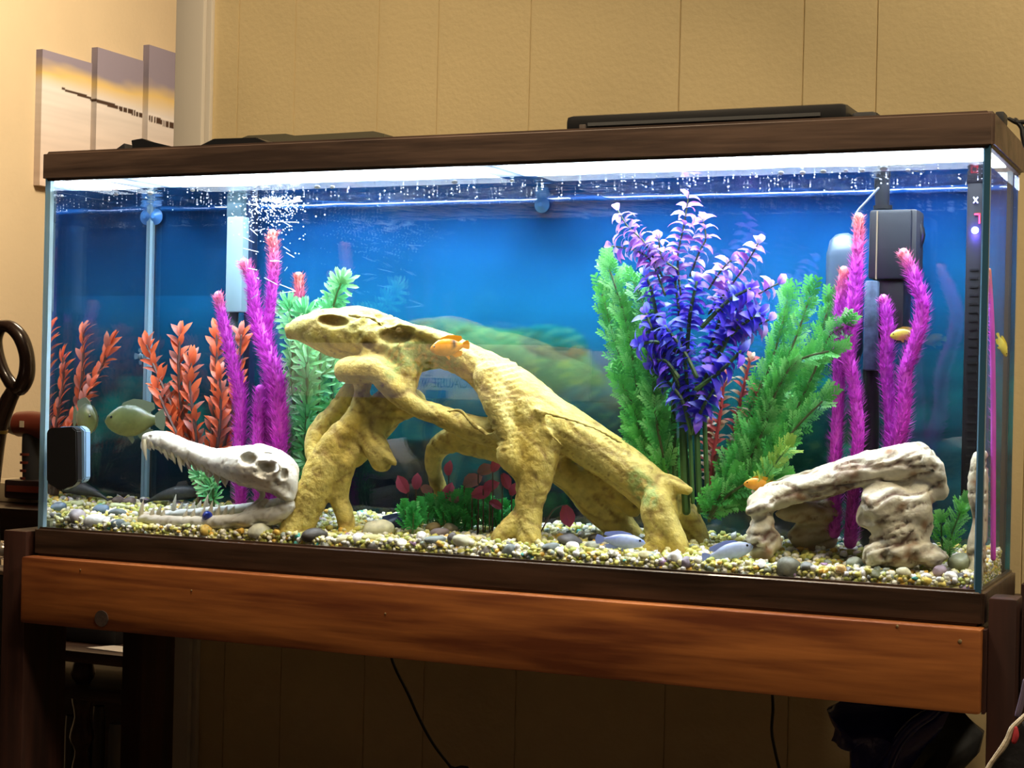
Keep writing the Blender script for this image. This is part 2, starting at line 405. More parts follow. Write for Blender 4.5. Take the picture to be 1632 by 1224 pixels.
# printed background sheet behind the back pane
def bgcol(c, n_):
    px, py = pix(c)
    t = (py-300)/550
    top = (.018, .125, .50); mid = (.012, .20, .46); low = (.010, .10, .13); deep = (.004, .018, .03)
    if t < .35: b = blend(top, mid, t/.35)
    elif t < .62: b = blend(mid, low, (t-.35)/.27)
    else: b = blend(low, deep, (t-.62)/.25)
    f = .5*fbm((px*.004, py*.006, 2), 3)
    b = tuple(x*(1+f*.8) for x in b)
    if px < 420: b = blend(b, (.006, .045, .13), .55*min(1, (420-px)/60)*(1 if py < 470 else .4))
    # teal glow and drifting algae low on the print
    gl = fbm((px*.009, py*.014, 9), 3)
    if py > 600 and gl > 0: b = blend(b, (.01, .36, .33), min(.9, gl*1.8)*(1 if px < 470 or px > 1200 else .25))
    if py > 560 and px > 1440: b = blend(b, (.02, .24, .33), .5+.5*noise.noise(Vector((px*.008, py*.05, 1))))
    # mossy boulders in the print
    for (cx, cy, rx, ry, col) in ((860, 590, 110, 66, (.07, .36, .12)), (715, 545, 90, 40, (.03, .26, .20)), (780, 560, 90, 42, (.06, .38, .20)),
                                  (950, 660, 85, 50, (.01, .13, .15)), (1010, 640, 60, 30, (.01, .15, .18)), (1260, 700, 60, 60, (.01, .12, .10)), (880, 545, 60, 30, (.02, .28, .30))):
        a = (px-cx)/rx; q = (py-cy-.25*(px-cx)*.5)/ry; k = a*a+q*q + .25*noise.noise(Vector((px*.02, py*.02, cx)))
        if k < 1:
            s = noise.noise(Vector(((px-py*.4)*.035, (py+px*.3)*.11, cx*.3)))
            light = max(.25, 1.1 - .75*(q+.6)) * (1+.55*s)
            b = blend(b, tuple(x*light for x in col), min(1, (1-k)*3.2)*.85)
            if s > .12 and q < .5: b = blend(b, (.24, .38, .06), min(.6, (s-.12)*2.4)*min(1, (1-k)*3)*(.9 if cx == 860 else .35))
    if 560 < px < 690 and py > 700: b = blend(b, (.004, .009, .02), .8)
    return tuple(max(.001, min(.9, x*.56)) for x in b)
obj('background_sheet', grid(Vector((.006, DT+.0056, .03)), Vector((W-.012, 0, 0)), Vector((0, 0, ZT-.01)), 420, 170), M_PRINT, aq, False, colf=bgcol)
# water surface
ZW = .4865
bm = grid(Vector((.0108, g1+.0006, ZW)), Vector((W-.0216, 0, 0)), Vector((0, DT-.0116, 0)), 160, 30)
for v in bm.verts: v.co.z += .0012*fbm((v.co.x*14, v.co.y*22, 0), 2)
obj('water_surface', bm, M_WATER, aq)

# ================================================================ HOOD AND THINGS ON THE TANK
def pbox(px0, py0, px1, py1, y0, y1, bev=.003):
    m = (py0+py1)/2; a = P(px0, m, y0); b = P(px1, m, y0); return BX((a.x, y0, P(px0, py1, y0).z), (b.x, y1, P(px1, py0, y0).z), bev)
t = thing('light_fixture', 'long black aquarium light fixture lying on the right half of the tank lid', 'lamp', (.95, .1, H))
a = P(903, 200, .07); b = P(1352, 165, .07)
bm = BX((a.x, .065, H+.0005), (b.x, .175, P(1130, 174, .07).z), .008); obj('housing', bm, M_BLACK, t)
bm = BX((a.x+.03, .0625, H+.012), (b.x-.03, .0655, H+.016)); obj('trim_line', bm, mat('fixture_line', (.08, .08, .08), .3), t)
bm = BX((b.x+.0005, .08, H+.0005), (b.x+.03, .16, H+.018), .006); obj('end_cap', bm, M_BLACKM, t)
obj('bracket', BX((a.x+.02, .06, H+.0005), (a.x+.028, .0645, H+.014), .001), mat('bracket_grey', (.09, .07, .06), .4), t)
o = obj('hinged_lid', prism([P(375, 224, .12), P(395, 216, .12), P(455, 213, .12), P(470, 216, .12), P(595, 209, .12), P(612, 213, .12), P(612, 222, .12), P(375, 236, .12)], Vector((0, .07, 0))), mat('dusty_grey_plastic', (.09, .08, .05), .5))
tag(o, 'flat dusty grey plastic lid strip on the tank left of the middle', 'lid')
tag(obj('feeding_flap', prism([P(318, 232, .06), P(340, 221, .06), P(408, 219, .06), P(424, 226, .06), P(424, 232, .06)], Vector((0, .05, 0)), .001), M_BLACK), 'small black feeding flap on the tank near its left end', 'flap')
o = obj('plastic_scraper', prism([P(209, 223.5, .08), P(226, 220.5, .08), P(238, 225, .08), P(272, 233, .08), P(272, 244, .08), P(212, 247, .08)], Vector((0, .012, 0)), .0006), M_BLACK)
tag(o, 'black angular plastic tool lying on tank top under the canvases', 'tool')
tag(obj('plastic_clip', prism([P(184, 238, .08), P(198, 228, .08), P(199, 246, .08), P(184, 247, .08)], Vector((0, .02, 0)), .0006), M_BLACKM), 'tiny black wedge shaped clip on tank top beside the angular tool', 'clip')
t = thing('cable_bundle', 'black cables hanging off the right rear corner of the tank top', 'cable', P(1610, 250, .1))
for ch in ([(1590, 190, 3), (1603, 196, 4), (1616, 196, 4), (1628, 208, 4), (1640, 225, 4)], [(1600, 192, 4), (1610, 204, 4), (1613, 218, 5), (1620, 236, 5), (1640, 232, 4)], [(1618, 215, 6), (1622, 232, 6), (1632, 240, 5)]):
    bm = bmesh.new(); tube(bm, [(p + Vector((.012, 0, 0)), r) for p, r in chain(ch, .09)], 8, 4); obj('cable', bm, M_BLACK, t)
obj('plug', pbox(1586, 177, 1600, 196, .10, .13, .002), M_BLACKM, t)

# ================================================================ HEATER, PUMP, INTAKE
M_RED = mat('led_red', (1, .03, .06), .5, emit=5); M_BLUE = mat('led_blue', (.12, .2, 1), .5, emit=28); M_WHITEP = mat('white_print', (.75, .8, .9), .5)
def seg7(px, py, w, h, y, code, m, parent, name='digit'):
    bm = bmesh.new(); p = lambda a, b: P(px+w*a, py+h*b, y)
    T = .16; segs = {'a': (0, 0, 1, T), 'g': (0, .5-T/2, 1, .5+T/2), 'd': (0, 1-T, 1, 1), 'b': (1-T*1.6, 0, 1, .5), 'c': (1-T*1.6, .5, 1, 1), 'f': (0, 0, T*1.6, .5), 'e': (0, .5, T*1.6, 1)}
    for s in code:
        x0, y0, x1, y1 = segs[s]; a = p(x0, y1); b = p(x1, y0); box(bm, (a.x, y, a.z), (b.x, y+.001, b.z))
    return obj(name, bm, m, parent)
YH = .17
t = thing('aquarium_heater', 'tall black heater and thermometer bar with red digits by the right glass', 'heater', P(1550, 790, YH+.012))
hb = obj('body', pbox(1536, 246, 1562, 795, YH, YH+.02, .004), mat('heater_black', (.005, .005, .008), .5), t)
obj('collar', pbox(1540, 284, 1570, 292, YH-.001, YH+.021, .002), M_BLACK, t)
seg7(1547, 254, 12, 22, YH-.002, 'abcdefg', M_RED, hb); seg7(1553, 340, 9, 16, YH-.002, 'abc', M_RED, hb)
_l = bpy.data.lights.new('indicator_glow', 'POINT'); _l.energy = .2; _l.color = (.15, .1, 1); _l.shadow_soft_size = .004
_o = bpy.data.objects.new('indicator_glow', _l); C.objects.link(_o); _o.location = P(1551, 367, YH-.012)
p = P(1554, 367, YH-.001); obj('indicator_light', ball(bmesh.new(), p, (.0042, .003, .0042), 2), M_BLUE, hb)
bm = bmesh.new()
for s in (1, -1): tube(bm, chain([(1552, 319-4*s, 1.4), (1558, 319+4*s, 1.4)], YH-.001), 6, 1)
obj('printed_cross', bm, M_WHITEP, hb)
bm = bmesh.new()
xr = P(1544, 520, YH).x
for k in range(26): q = P(1544, 430+k*13.5, YH-.0005); box(bm, (xr, YH-.001, q.z-.0012), (xr+.010, YH+.001, q.z+.0012))
o = obj('guard_ribs', bm, M_BLACK, t)
M_PUMP = mat('pump_grey_black', (.009, .011, .016), .45)
YP = .165
t = thing('power_filter', 'black internal power filter hanging behind the right pink plants', 'filter', P(1410, 700, YP))
obj('motor_box', pbox(1384, 333, 1452, 445, YP, YP+.05, .004), M_PUMP, t)
obj('seam', pbox(1396, 336, 1398, 445, YP-.001, YP+.001, 0), mat('seam_tan', (.22, .17, .1), .5), t)
obj('side_cover', pbox(1428, 333, 1461, 440, YP+.004, YP+.048, .004), M_BLACKM, t)
bm = bmesh.new(); tube(bm, chain([(1345, 395, 26), (1346, 410, 29), (1346, 470, 29), (1346, 560, 29)], YP+.02), 20, 3); obj('dome', bm, mat('dome_grey', (.05, .08, .12), .35), t)
bm = bmesh.new(); tube(bm, chain([(1404, 288, 12), (1406, 300, 12), (1406, 330, 11)], YP+.02), 18, 2, round_cap=False); obj('outlet_neck', bm, M_PUMP, t)
bm = bmesh.new(); tube(bm, chain([(1407, 328, 15), (1407, 334, 15)], YP+.02), 18, 1, round_cap=False); obj('neck_ring', bm, M_BLACK, t)
bm = bmesh.new(); tube(bm, chain([(1463, 350, 4), (1468, 375, 7), (1460, 400, 6)], YP+.03), 10, 3); obj('knob', bm, M_BLACK, t)
obj('lower_body', pbox(1396, 446, 1440, 545, YP+.005, YP+.05, .004), M_BLACK, t)
obj('cartridge', pbox(1376, 447, 1398, 590, YP-.004, YP+.02, .003), mat('cartridge_grey', (.07, .11, .16), .4, nscale=120, namp=.4), t)
bm = bmesh.new(); tube(bm, chain([(1388, 590, 13), (1388, 700, 13), (1384, 790, 13), (1382, 860, 13)], YP+.02), 12, 2); obj('strainer_tube', bm, M_BLACK, t)
bm = bmesh.new(); tube(bm, chain([(1400, 300, 2), (1380, 322, 2), (1366, 338, 2), (1358, 360, 2)], YP), 6, 4); obj('air_hose', bm, mat('hose_grey', (.18, .24, .3), .3), t)
t = thing('intake_tube', 'pale grey square intake tube in the back left of the tank', 'tube', P(370, 700, .2))
obj('square_tube', pbox(360, 345, 386, 497, .19, .215, .002), mat('intake_grey', (.22, .34, .38), .4), t)
obj('upper_sleeve', pbox(361, 312, 384, 346, .192, .213, .002), mat('sleeve_dark', (.07, .12, .15), .4), t)
obj('shadow_strip', pbox(388, 322, 399, 700, .205, .22, .002), mat('strip_navy', (.008, .02, .06), .4), t)
bm = bmesh.new(); tube(bm, chain([(372, 497, 9), (372, 540, 6), (373, 640, 6), (374, 790, 7)], .205), 10, 2); obj('lower_tube', bm, mat('lower_tube', (.07, .13, .12), .4), t)
for i, (px, py, y, lab) in enumerate(((211, 345, .012, 'blue suction cup on the left glass beside the back corner'), (862, 326, DT-.006, 'pale blue suction cup high on the back glass, middle of tank'))):
    p = P(px, py, y); p = Vector((.0108, p.y, p.z)) if i == 0 and False else p
    if i == 0: p = A(246, 345, 1, DT-.006)
    bm = bmesh.new(); rr = rp(13, p)
    bmesh.ops.create_cone(bm, cap_ends=True, segments=24, radius1=rr, radius2=rr*.25, depth=.007, matrix=Matrix.Translation(p) @ Matrix.Rotation(math.pi/2, 4, 'X'))
    tag(obj('suction_cup', bm, mat('cup_blue', (.07, .25, .62), .3)), lab if i else 'blue suction cup high on the back glass by the left corner seam', 'suction cup')
t = thing('magnet_cleaner', 'black magnetic glass cleaner on the front glass, lower left', 'cleaner', P(108, 778, -.004))
obj('outer_pad', prism([P(a, b, g0-.0004) for a, b in ((83, 688), (88, 682), (124, 680), (131, 686), (132, 766), (126, 774), (116, 777), (108, 781), (98, 777), (88, 772), (83, 766))], Vector((0, -.012, 0)), .0016), M_BLACK, t)
obj('inner_pad', prism([P(a, b, g1+.0004) for a, b in ((90, 684), (95, 680), (128, 679), (136, 686), (136, 762), (131, 769), (96, 769), (90, 764))], Vector((0, .012, 0)), .0016), mat('pad_highlight', (.25, .42, .62), .35), t)  # blue pad colour stands in for the highlight along the cleaner's edge

# ================================================================ DRIFTWOOD
ch = lambda pts, d: chain(pts, d)
bm = bmesh.new(); D = .105
tubes = [
 ([(468, 527, 15), (500, 525, 27), (540, 532, 37), (590, 537, 39), (640, 556, 42), (700, 557, 29), (760, 583, 29), (806, 620, 42), (850, 664, 48), (900, 686, 39), (950, 715, 35), (1000, 750, 34), (1042, 788, 32), (1058, 826, 24)], D),
 ([(1045, 800, 24), (1060, 830, 20), (1078, 865, 17), (1086, 893, 18)], D-.02),
 ([(1040, 810, 20), (1045, 850, 17), (1042, 878, 19), (1040, 893, 20)], D-.025),
 ([(1062, 770, 16), (1085, 776, 11), (1098, 782, 8)], D),
 ([(553, 590, 21, .07), (575, 590, 22, .07), (604, 590, 23, .07), (630, 618, 21, .07), (664, 648, 16, .075), (700, 661, 16, .08), (735, 676, 19, .085), (772, 688, 21, .09), (812, 700, 22, .1), (850, 712, 22, .105)], D),
 ([(580, 600, 14, .09), (572, 645, 13, .085), (560, 672, 16, .08), (540, 697, 21, .075), (520, 735, 27, .07), (500, 782, 26, .06), (482, 822, 25, .055), (464, 862, 24, .045)], D),
 ([(545, 735, 22, .08), (541, 790, 15, .085), (550, 822, 14, .085), (553, 862, 13, .085)], D),
 ([(560, 620, 14, .12), (542, 648, 15, .115), (522, 670, 16, .11), (504, 694, 16, .10), (501, 722, 15, .09), (512, 750, 14, .08)], D),
 ([(625, 640, 26, .12), (600, 668, 32, .115), (578, 700, 28, .105), (556, 728, 22, .09)], D),
 ([(580, 690, 20, .10), (602, 718, 20, .09), (607, 737, 17, .09)], D),
 ([(612, 722, 12, .085), (628, 738, 6, .08)], D),
 ([(660, 640, 20, .13), (625, 655, 22, .125)], D),
 ([(760, 690, 22, .12), (722, 700, 20, .13), (698, 715, 17, .14), (690, 742, 13, .145), (697, 770, 12, .15), (705, 800, 12, .155), (708, 835, 13, .16)], D),
 ([(740, 700, 22, .13), (790, 712, 24, .13), (830, 720, 24, .12)], D),
 ([(778, 600, 24, .075), (790, 640, 21, .065), (804, 682, 16, .06), (812, 706, 15, .06), (811, 727, 20, .06), (826, 750, 14, .07), (838, 772, 12, .08)], D),
 ([(868, 690, 32, .09), (857, 738, 30, .08), (848, 784, 25, .075), (842, 822, 21, .07), (845, 868, 18, .06)], D),
 ([(836, 815, 15, .07), (816, 838, 17, .065), (798, 858, 16, .06), (786, 876, 14, .06)], D),
 ([(880, 735, 26, .13), (920, 768, 25, .14), (950, 802, 26, .15), (985, 835, 24, .16), (1010, 862, 20, .17)], D),
 ([(948, 755, 16, .14), (975, 780, 14, .14), (1010, 812, 13, .14)], D),
 ([(1070, 785, 18, .13), (1088, 812, 20, .14), (1106, 842, 18, .15), (1120, 872, 14, .15), (1128, 892, 13, .15)], D),
 ([(505, 502, 9, .10), (545, 498, 9, .10), (590, 500, 10, .10), (622, 515, 9, .095)], D),
 ([(640, 525, 12, .08), (680, 532, 10, .08), (720, 548, 10, .08)], D), ([(652, 570, 26, .09), (650, 600, 18, .08), (648, 630, 14, .075)], D),
]
for t_, d_ in tubes: tube(bm, [(p_, r_*1.07) for p_, r_ in chain(t_, d_)], 14, 5, 1.15)
vines = [[(852, 652, 4), (885, 662, 4), (925, 674, 3.5), (960, 688, 3.5), (990, 706, 3.5)], [(858, 655, 4), (866, 678, 4), (856, 700, 4), (850, 718, 4)],
         [(868, 680, 3.5), (885, 700, 3.5), (900, 712, 3)], [(833, 690, 5), (836, 712, 5), (832, 730, 4)], [(843, 692, 3), (852, 706, 3), (866, 742, 3)],
         [(716, 655, 5), (735, 655, 6), (750, 672, 5), (775, 692, 5), (800, 705, 4)], [(556, 502, 4), (585, 506, 4), (610, 520, 4), (640, 530, 4)]]
def onsurf(px, py, dflt=.06): return dflt
for v_ in vines: tube(bm, chain(v_, .062 if v_[0][0] != 716 else .058), 8, 5)
def drift_disp(p, n_):
    px, py = pix(p)
    d = .0013*fbm(p*34, 3) + .0007*noise.noise(p*120)
    if 775 < px < 830 and 570 < py < 720: d += .0013*math.sin(py*.72 + px*.16)
    g_ = noise.noise(Vector((p.x*30+p.z*44, p.y*30, (p.z-p.x)*9)))
    d -= .0016*max(0, .13-abs(g_))/.13
    if 560 < px < 640 and 500 < py < 565: d += .005*noise.noise(p*95)
    return d
pits = [(528, 511, .06, 27, 10, 26, -.12), (632, 534, .06, 30, 14, 20, .15), (588, 549, .07, 13, 7, 16, -.5), (604, 560, .07, 12, 5, 10, -.2), (1003, 728, .07, 9, 5, 6, 0), (602, 520, .07, 8, 5, 8, 0)]
me = organic(bm, .0034, 4, drift_disp, pits, 'driftwood_body')
def drift_col(p, n_):
    px, py = pix(p)
    base = blend((.50, .36, .055), (.68, .57, .17), .5+.6*fbm(p*22, 2))
    g_ = noise.noise(Vector((p.x*30+p.z*44, p.y*30, (p.z-p.x)*9)))
    base = blend(base, (.24, .14, .03), max(0, (.11-abs(g_))/.11)*.75)
    s = noise.noise(p*150)
    if s > .38: base = blend(base, (.22, .14, .04), (s-.38)*2.5)
    for (a, b, rx, ry, r_) in ((672, 568, 70, 30, -.25), (625, 585, 16, 22, 0), (1025, 778, 22, 42, .6)):
        x = (px-a); y = (py-b); x, y = x*math.cos(r_)-y*math.sin(r_), x*math.sin(r_)+y*math.cos(r_)
        k = (x/rx)**2+(y/ry)**2
        if k < 1 and noise.noise(p*210) > -.15: base = blend(base, (.22, .33, .08), min(1, (1-k)*2)*.75)
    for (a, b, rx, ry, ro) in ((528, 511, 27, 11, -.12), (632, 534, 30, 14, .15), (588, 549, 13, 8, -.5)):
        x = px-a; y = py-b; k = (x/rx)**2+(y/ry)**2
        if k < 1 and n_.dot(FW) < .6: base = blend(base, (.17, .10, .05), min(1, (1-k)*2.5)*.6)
    return base
dw = obj('driftwood_ornament', me, M_DRIFT, None, colf=drift_col); me.materials.clear(); me.materials.append(M_DRIFT)
tag(dw, 'big tan resin driftwood root arching on many legs across the tank middle', 'ornament')

# ================================================================ ROCK ARCH
bm = bmesh.new()
for t_, d_ in (
 ([(1203, 803, 17), (1225, 795, 22), (1265, 783, 22), (1310, 770, 23), (1360, 752, 26), (1415, 740, 28), (1460, 733, 28), (1476, 742, 26)], .075),
 ([(1210, 790, 16, .11), (1300, 762, 18, .11), (1400, 735, 20, .11), (1465, 724, 20, .11)], .11),
 ([(1476, 735, 18, .06), (1490, 755, 16, .06), (1497, 775, 15, .07), (1496, 788, 13, .07)], .06),
 ([(1196, 814, 10, .05), (1222, 806, 12, .05)], .05)): tube(bm, chain(t_, d_), 14, 5, 1.6)
def blob(bm, px, py, rx, ry, d, rd=None, seed=1, amp=.25, rot=0):
    p = P(px, py, d); s = dep(p)/F; rd = rd or (rx+ry)/2
    m3 = Matrix((RT, UP, -FW)).transposed() @ Matrix.Rotation(rot, 3, 'Z')
    ball(bm, p, (rx*s, ry*s, rd*s), 4, m3, amp, seed, 1.3)
blob(bm, 1412, 812, 46, 42, .06, 42, 3, .3); blob(bm, 1456, 815, 32, 42, .06, 40, 5, .3); blob(bm, 1445, 848, 40, 24, .055, 36, 8, .3)
blob(bm, 1468, 782, 26, 18, .07, 34, 17); blob(bm, 1420, 780, 34, 14, .08, 34, 18); blob(bm, 1398, 884, 22, 20, .05, 26, 2); blob(bm, 1440, 878, 34, 26, .05, 34, 4); blob(bm, 1482, 886, 26, 18, .05, 30, 6, .3, -.4)
blob(bm, 1415, 862, 30, 20, .06, 30, 7)
blob(bm, 1217, 862, 27, 38, .06, 28, 9, .25); blob(bm, 1215, 835, 20, 18, .065, 24, 12)
blob(bm, 1297, 850, 38, 42, .15, 26, 14, .3); blob(bm, 1290, 815, 55, 20, .13, 26, 15)
def rock_disp(p, n_):
    f = noise.noise(Vector((p.x*20-p.z*8, p.y*30, p.z*75-p.x*26))); g_ = fbm(p*100, 3)
    return .0035*fbm(Vector((p.x*22, p.y*30, p.z*50-p.x*15)), 2) + .0014*g_ - .0045*max(0, .10-abs(f))/.10
me = organic(bm, .0034, 2, rock_disp, [(1382, 828, .04, 12, 10, 10, .3), (1300, 790, .05, 20, 5, 8, .3), (1350, 772, .05, 20, 6, 8, .3)], 'rock_arch')
def rock_col(p, n_):
    px, py = pix(p)
    b = blend((.62, .56, .40), (.74, .70, .55), .5+.5*fbm(p*25, 2))
    f = noise.noise(Vector((p.x*20-p.z*8, p.y*30, p.z*75-p.x*26)))
    b = blend(b, (.10, .03, .018), max(0, (.14-abs(f))/.14)*.95)
    s = noise.noise(p*70+Vector((4, 0, 0)))
    if s > .22: b = blend(b, (.28, .15, .07), (s-.22)*2.2)
    if 1328 < px < 1362 and 735 < py < 790: b = blend(b, (.20, .08, .05), .6*min(1, abs(noise.noise(p*160))*4))
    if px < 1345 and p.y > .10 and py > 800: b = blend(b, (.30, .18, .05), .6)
    return b
ra = obj('rock_arch', me, M_ROCK, None, colf=rock_col); me.materials.clear(); me.materials.append(M_ROCK)
tag(ra, 'cream resin rock arch with reddish brown cracks at right end of tank', 'ornament')
# added rock standing in for the arch's refracted image in the right glass
bm = bmesh.new()
def side(px, py, r, d): p = P(px, py, d); return (p, rp(r, p))
tube(bm, [side(1577, 722, 6, .06), side(1576, 750, 13, .06), side(1576, 790, 14, .06), side(1582, 830, 12, .06), side(1577, 870, 16, .06), side(1576, 915, 18, .06)], 12, 5, 1.2)
tube(bm, [side(1588, 722, 6, .085), side(1592, 760, 10, .085), side(1593, 800, 10, .085), side(1588, 850, 10, .085), side(1592, 905, 12, .085)], 12, 5, 1.2)
for v in bm.verts: v.co.x = min(v.co.x - .013, W-.0106)
me = organic(bm, .003, 2, lambda p, n_: min(0, rock_disp(p, n_)), (), 'arch_image_rock')
o = obj('arch_image_rock', me, M_ROCK, None, colf=rock_col); me.materials.clear(); me.materials.append(M_ROCK)
tag(o, 'added narrow cream rock standing in for the arch refracted in right glass', 'rock')

# ================================================================ CROCODILE SKULL
sk = thing('crocodile_skull', 'white resin crocodile skull with open toothed jaws on the left gravel', 'ornament', P(345, 845, .05))
SD = .055
bm = bmesh.new()
for sg in (-1, 1):
    q = .012*sg
    tube(bm, chain([(240, 699, 12, SD+q*.4), (262, 705, 16, SD+q*.5), (300, 720, 16, SD+q*.6), (337, 735, 17, SD+q*.9), (386, 744, 28, SD+q*1.6), (428, 750, 32, SD+q*1.9), (456, 762, 21, SD+q*2), (463, 792, 9, SD+q*2)], SD), 14, 5, 1.1)
tube(bm, chain([(235, 698, 9), (262, 700, 13), (300, 715, 13), (345, 726, 12), (390, 724, 13), (430, 727, 11), (455, 745, 12)], SD), 12, 5, 1.6)
tube(bm, chain([(232, 702, 7), (229, 712, 6)], SD), 8, 2)
for rim in ([(390, 728), (396, 719), (406, 717), (417, 722), (419, 732), (411, 740), (399, 740), (391, 734), (390, 728)], [(418, 742), (424, 734), (436, 733), (446, 742), (445, 751), (434, 754), (422, 750), (418, 742)]):
    tube(bm, chain([(a, b, 3.2, SD-.022-.00045*(a-386)) for a, b in rim], SD), 8, 3)
tube(bm, chain([(330, 722, 4, SD-.008), (358, 718, 5, SD-.012), (386, 714, 5, SD-.016), (416, 712, 5, SD-.018), (446, 722, 5, SD-.02), (466, 738, 6, SD-.018), (472, 756, 6, SD-.015), (466, 768, 5, SD-.015)], SD), 8, 4)
tube(bm, chain([(338, 738, 4, SD-.014), (362, 752, 5, SD-.022), (384, 764, 5, SD-.030), (410, 770, 5, SD-.036), (440, 779, 6, SD-.036), (458, 792, 7, SD-.032)], SD), 8, 4)
for tx, ty in ((240, 713), (252, 716), (264, 721), (276, 727), (288, 731), (300, 737), (312, 744), (324, 752), (335, 760), (347, 768), (360, 772)): tube(bm, chain([(tx, ty-6, 4.5, SD-.013), (tx, ty-1, 3.5, SD-.014)], SD), 8, 1)
tube(bm, chain([(382, 768, 7, SD-.012), (408, 774, 7, SD-.02), (436, 781, 8, SD-.022), (458, 796, 8, SD-.022)], SD), 10, 5)
tube(bm, chain([(413, 776, 8, SD-.01), (419, 790, 5, SD-.01), (405, 806, 5, SD-.01), (398, 816, 4, SD-.01)], SD), 10, 5)
def bone_disp(p, n_):
    g_ = noise.noise(p*55)
    return .0009*fbm(p*60, 3) - .0016*max(0, .07-abs(g_))/.07
bpit = [(404, 729, SD, 14, 10, 28, -.1), (431, 742, SD, 14, 9, 26, -.3), (459, 753, SD, 7, 9, 16, 0), (432, 722, SD, 9, 3, 8, -.1), (447, 764, SD, 5, 3, 8, 0), (425, 752, SD, 13, 4, 10, -.5), (243, 695, SD, 3, 2, 6, 0)]
me = organic(bm, .0026, 2, bone_disp, bpit, 'upper_jaw')
def bone_col(p, n_):
    b = (.80, .80, .74); g_ = noise.noise(p*55)
    b = blend(b, (.42, .36, .28), max(0, (.06-abs(g_))/.06)*.4)
    px, py = pix(p)
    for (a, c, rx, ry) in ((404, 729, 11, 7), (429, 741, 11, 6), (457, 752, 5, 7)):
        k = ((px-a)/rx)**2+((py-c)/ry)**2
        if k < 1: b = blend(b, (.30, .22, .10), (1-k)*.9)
    if noise.noise(p*190) > .42: b = blend(b, (.35, .33, .30), .5)
    return b
o = obj('upper_jaw', me, M_BONE, sk, colf=bone_col); me.materials.clear(); me.materials.append(M_BONE)
bm = bmesh.new()
tube(bm, chain([(228, 826, 8, .035), (260, 830, 9, .032), (300, 832, 10, .03), (345, 832, 11, .028), (400, 828, 14, .03), (440, 820, 15, .032), (462, 806, 12, .034)], SD), 12, 5)
tube(bm, chain([(228, 824, 8, .04), (262, 821, 8, .085), (320, 817, 8, .095), (380, 812, 9, .1), (430, 806, 10, .1), (460, 797, 10, .09)], SD), 12, 5)
tube(bm, chain([(225, 828, 7, .035), (232, 822, 8, .06)], SD), 10, 2)
tube(bm, chain([(395, 812, 5, .035), (412, 806, 6, .035), (425, 798, 5, .035)], SD), 10, 3)
tube(bm, chain([(462, 806, 10, .034), (464, 798, 10, .07), (460, 797, 9, .09)], SD), 10, 3)
for v in bm.verts:
    zmin = gz(v.co.x, v.co.y) - .012
    if v.co.z < zmin: v.co.z = zmin
me = organic(bm, .0026, 2, bone_disp, [(372, 838, .03, 16, 4, 6, .1), (416, 832, .03, 14, 4, 8, .1)], 'lower_jaw')
o = obj('lower_jaw', me, M_BONE, sk, colf=bone_col); me.materials.clear(); me.materials.append(M_BONE)
def toothmesh():
    bm = bmesh.new(); tube(bm, [(Vector((0, 0, -.15)), .17), (Vector((.0, 0, .25)), .19), (Vector((.05, 0, .62)), .12), (Vector((.13, 0, .98)), .02)], 8, 2, round_cap=False)
    me = finish_mesh(bm, 'tooth', M_BONE); paint(me, lambda p, n_: blend((.72, .66, .42), (.85, .84, .74), p.z)); return me
TOOTH = toothmesh()
def tooth(px, py0, py1, d, wid=1.0):
    a = P(px, py0, d); b = P(px+1.5, py1, d); v = b-a; L = v.length; z = v.normalized(); x = RT - z*RT.dot(z); x.normalize(); y = z.cross(x)
    wd = max(.6, min(2.2, wid*.0175/L))
    inst('tooth', TOOTH, sk, Matrix.Translation(a) @ Matrix((x, y, z)).transposed().to_4x4() @ Matrix.Diagonal((L*wd, L*wd, L, 1)))
cr = lambda x, y: (200+x/4.08, 640+y/4.08)
for (x, y0, y1) in ((120, 275, 385), (170, 280, 320), (220, 295, 345), (260, 325, 385), (308, 350, 410), (350, 365, 462), (402, 385, 432), (437, 395, 442), (468, 405, 460), (508, 420, 468), (545, 440, 492), (588, 465, 555), (635, 495, 560)):
    a = cr(x, y0-12); b = cr(x, y1); tooth(a[0], a[1], b[1], SD-.016 - .004*(x > 500), 1.0)
for (x, y0, y1) in ((150, 300, 320), (290, 360, 385), (370, 395, 425), (450, 430, 455), (530, 470, 500)):
    a = cr(x, y0-12); b = cr(x, y1); tooth(a[0], a[1], b[1], SD+.016, .9)
for (x, y0, y1, d) in ((100, 752, 635, .035), (170, 750, 685, .033), (240, 760, 690, .032), (385, 765, 700, .03), (435, 765, 690, .03), (500, 755, 680, .03), (550, 755, 640, .03), (597, 750, 670, .03), (645, 750, 675, .03), (690, 750, 675, .03),
                       (312, 730, 600, .09), (215, 735, 675, .07), (355, 720, 650, .095), (390, 720, 660, .095), (435, 715, 645, .096), (475, 710, 638, .097), (520, 705, 600, .098)):
    a = cr(x, y0); b = cr(x, y1); tooth(a[0], a[1], b[1], d, 1.0)
bpy.context.view_layer.update()

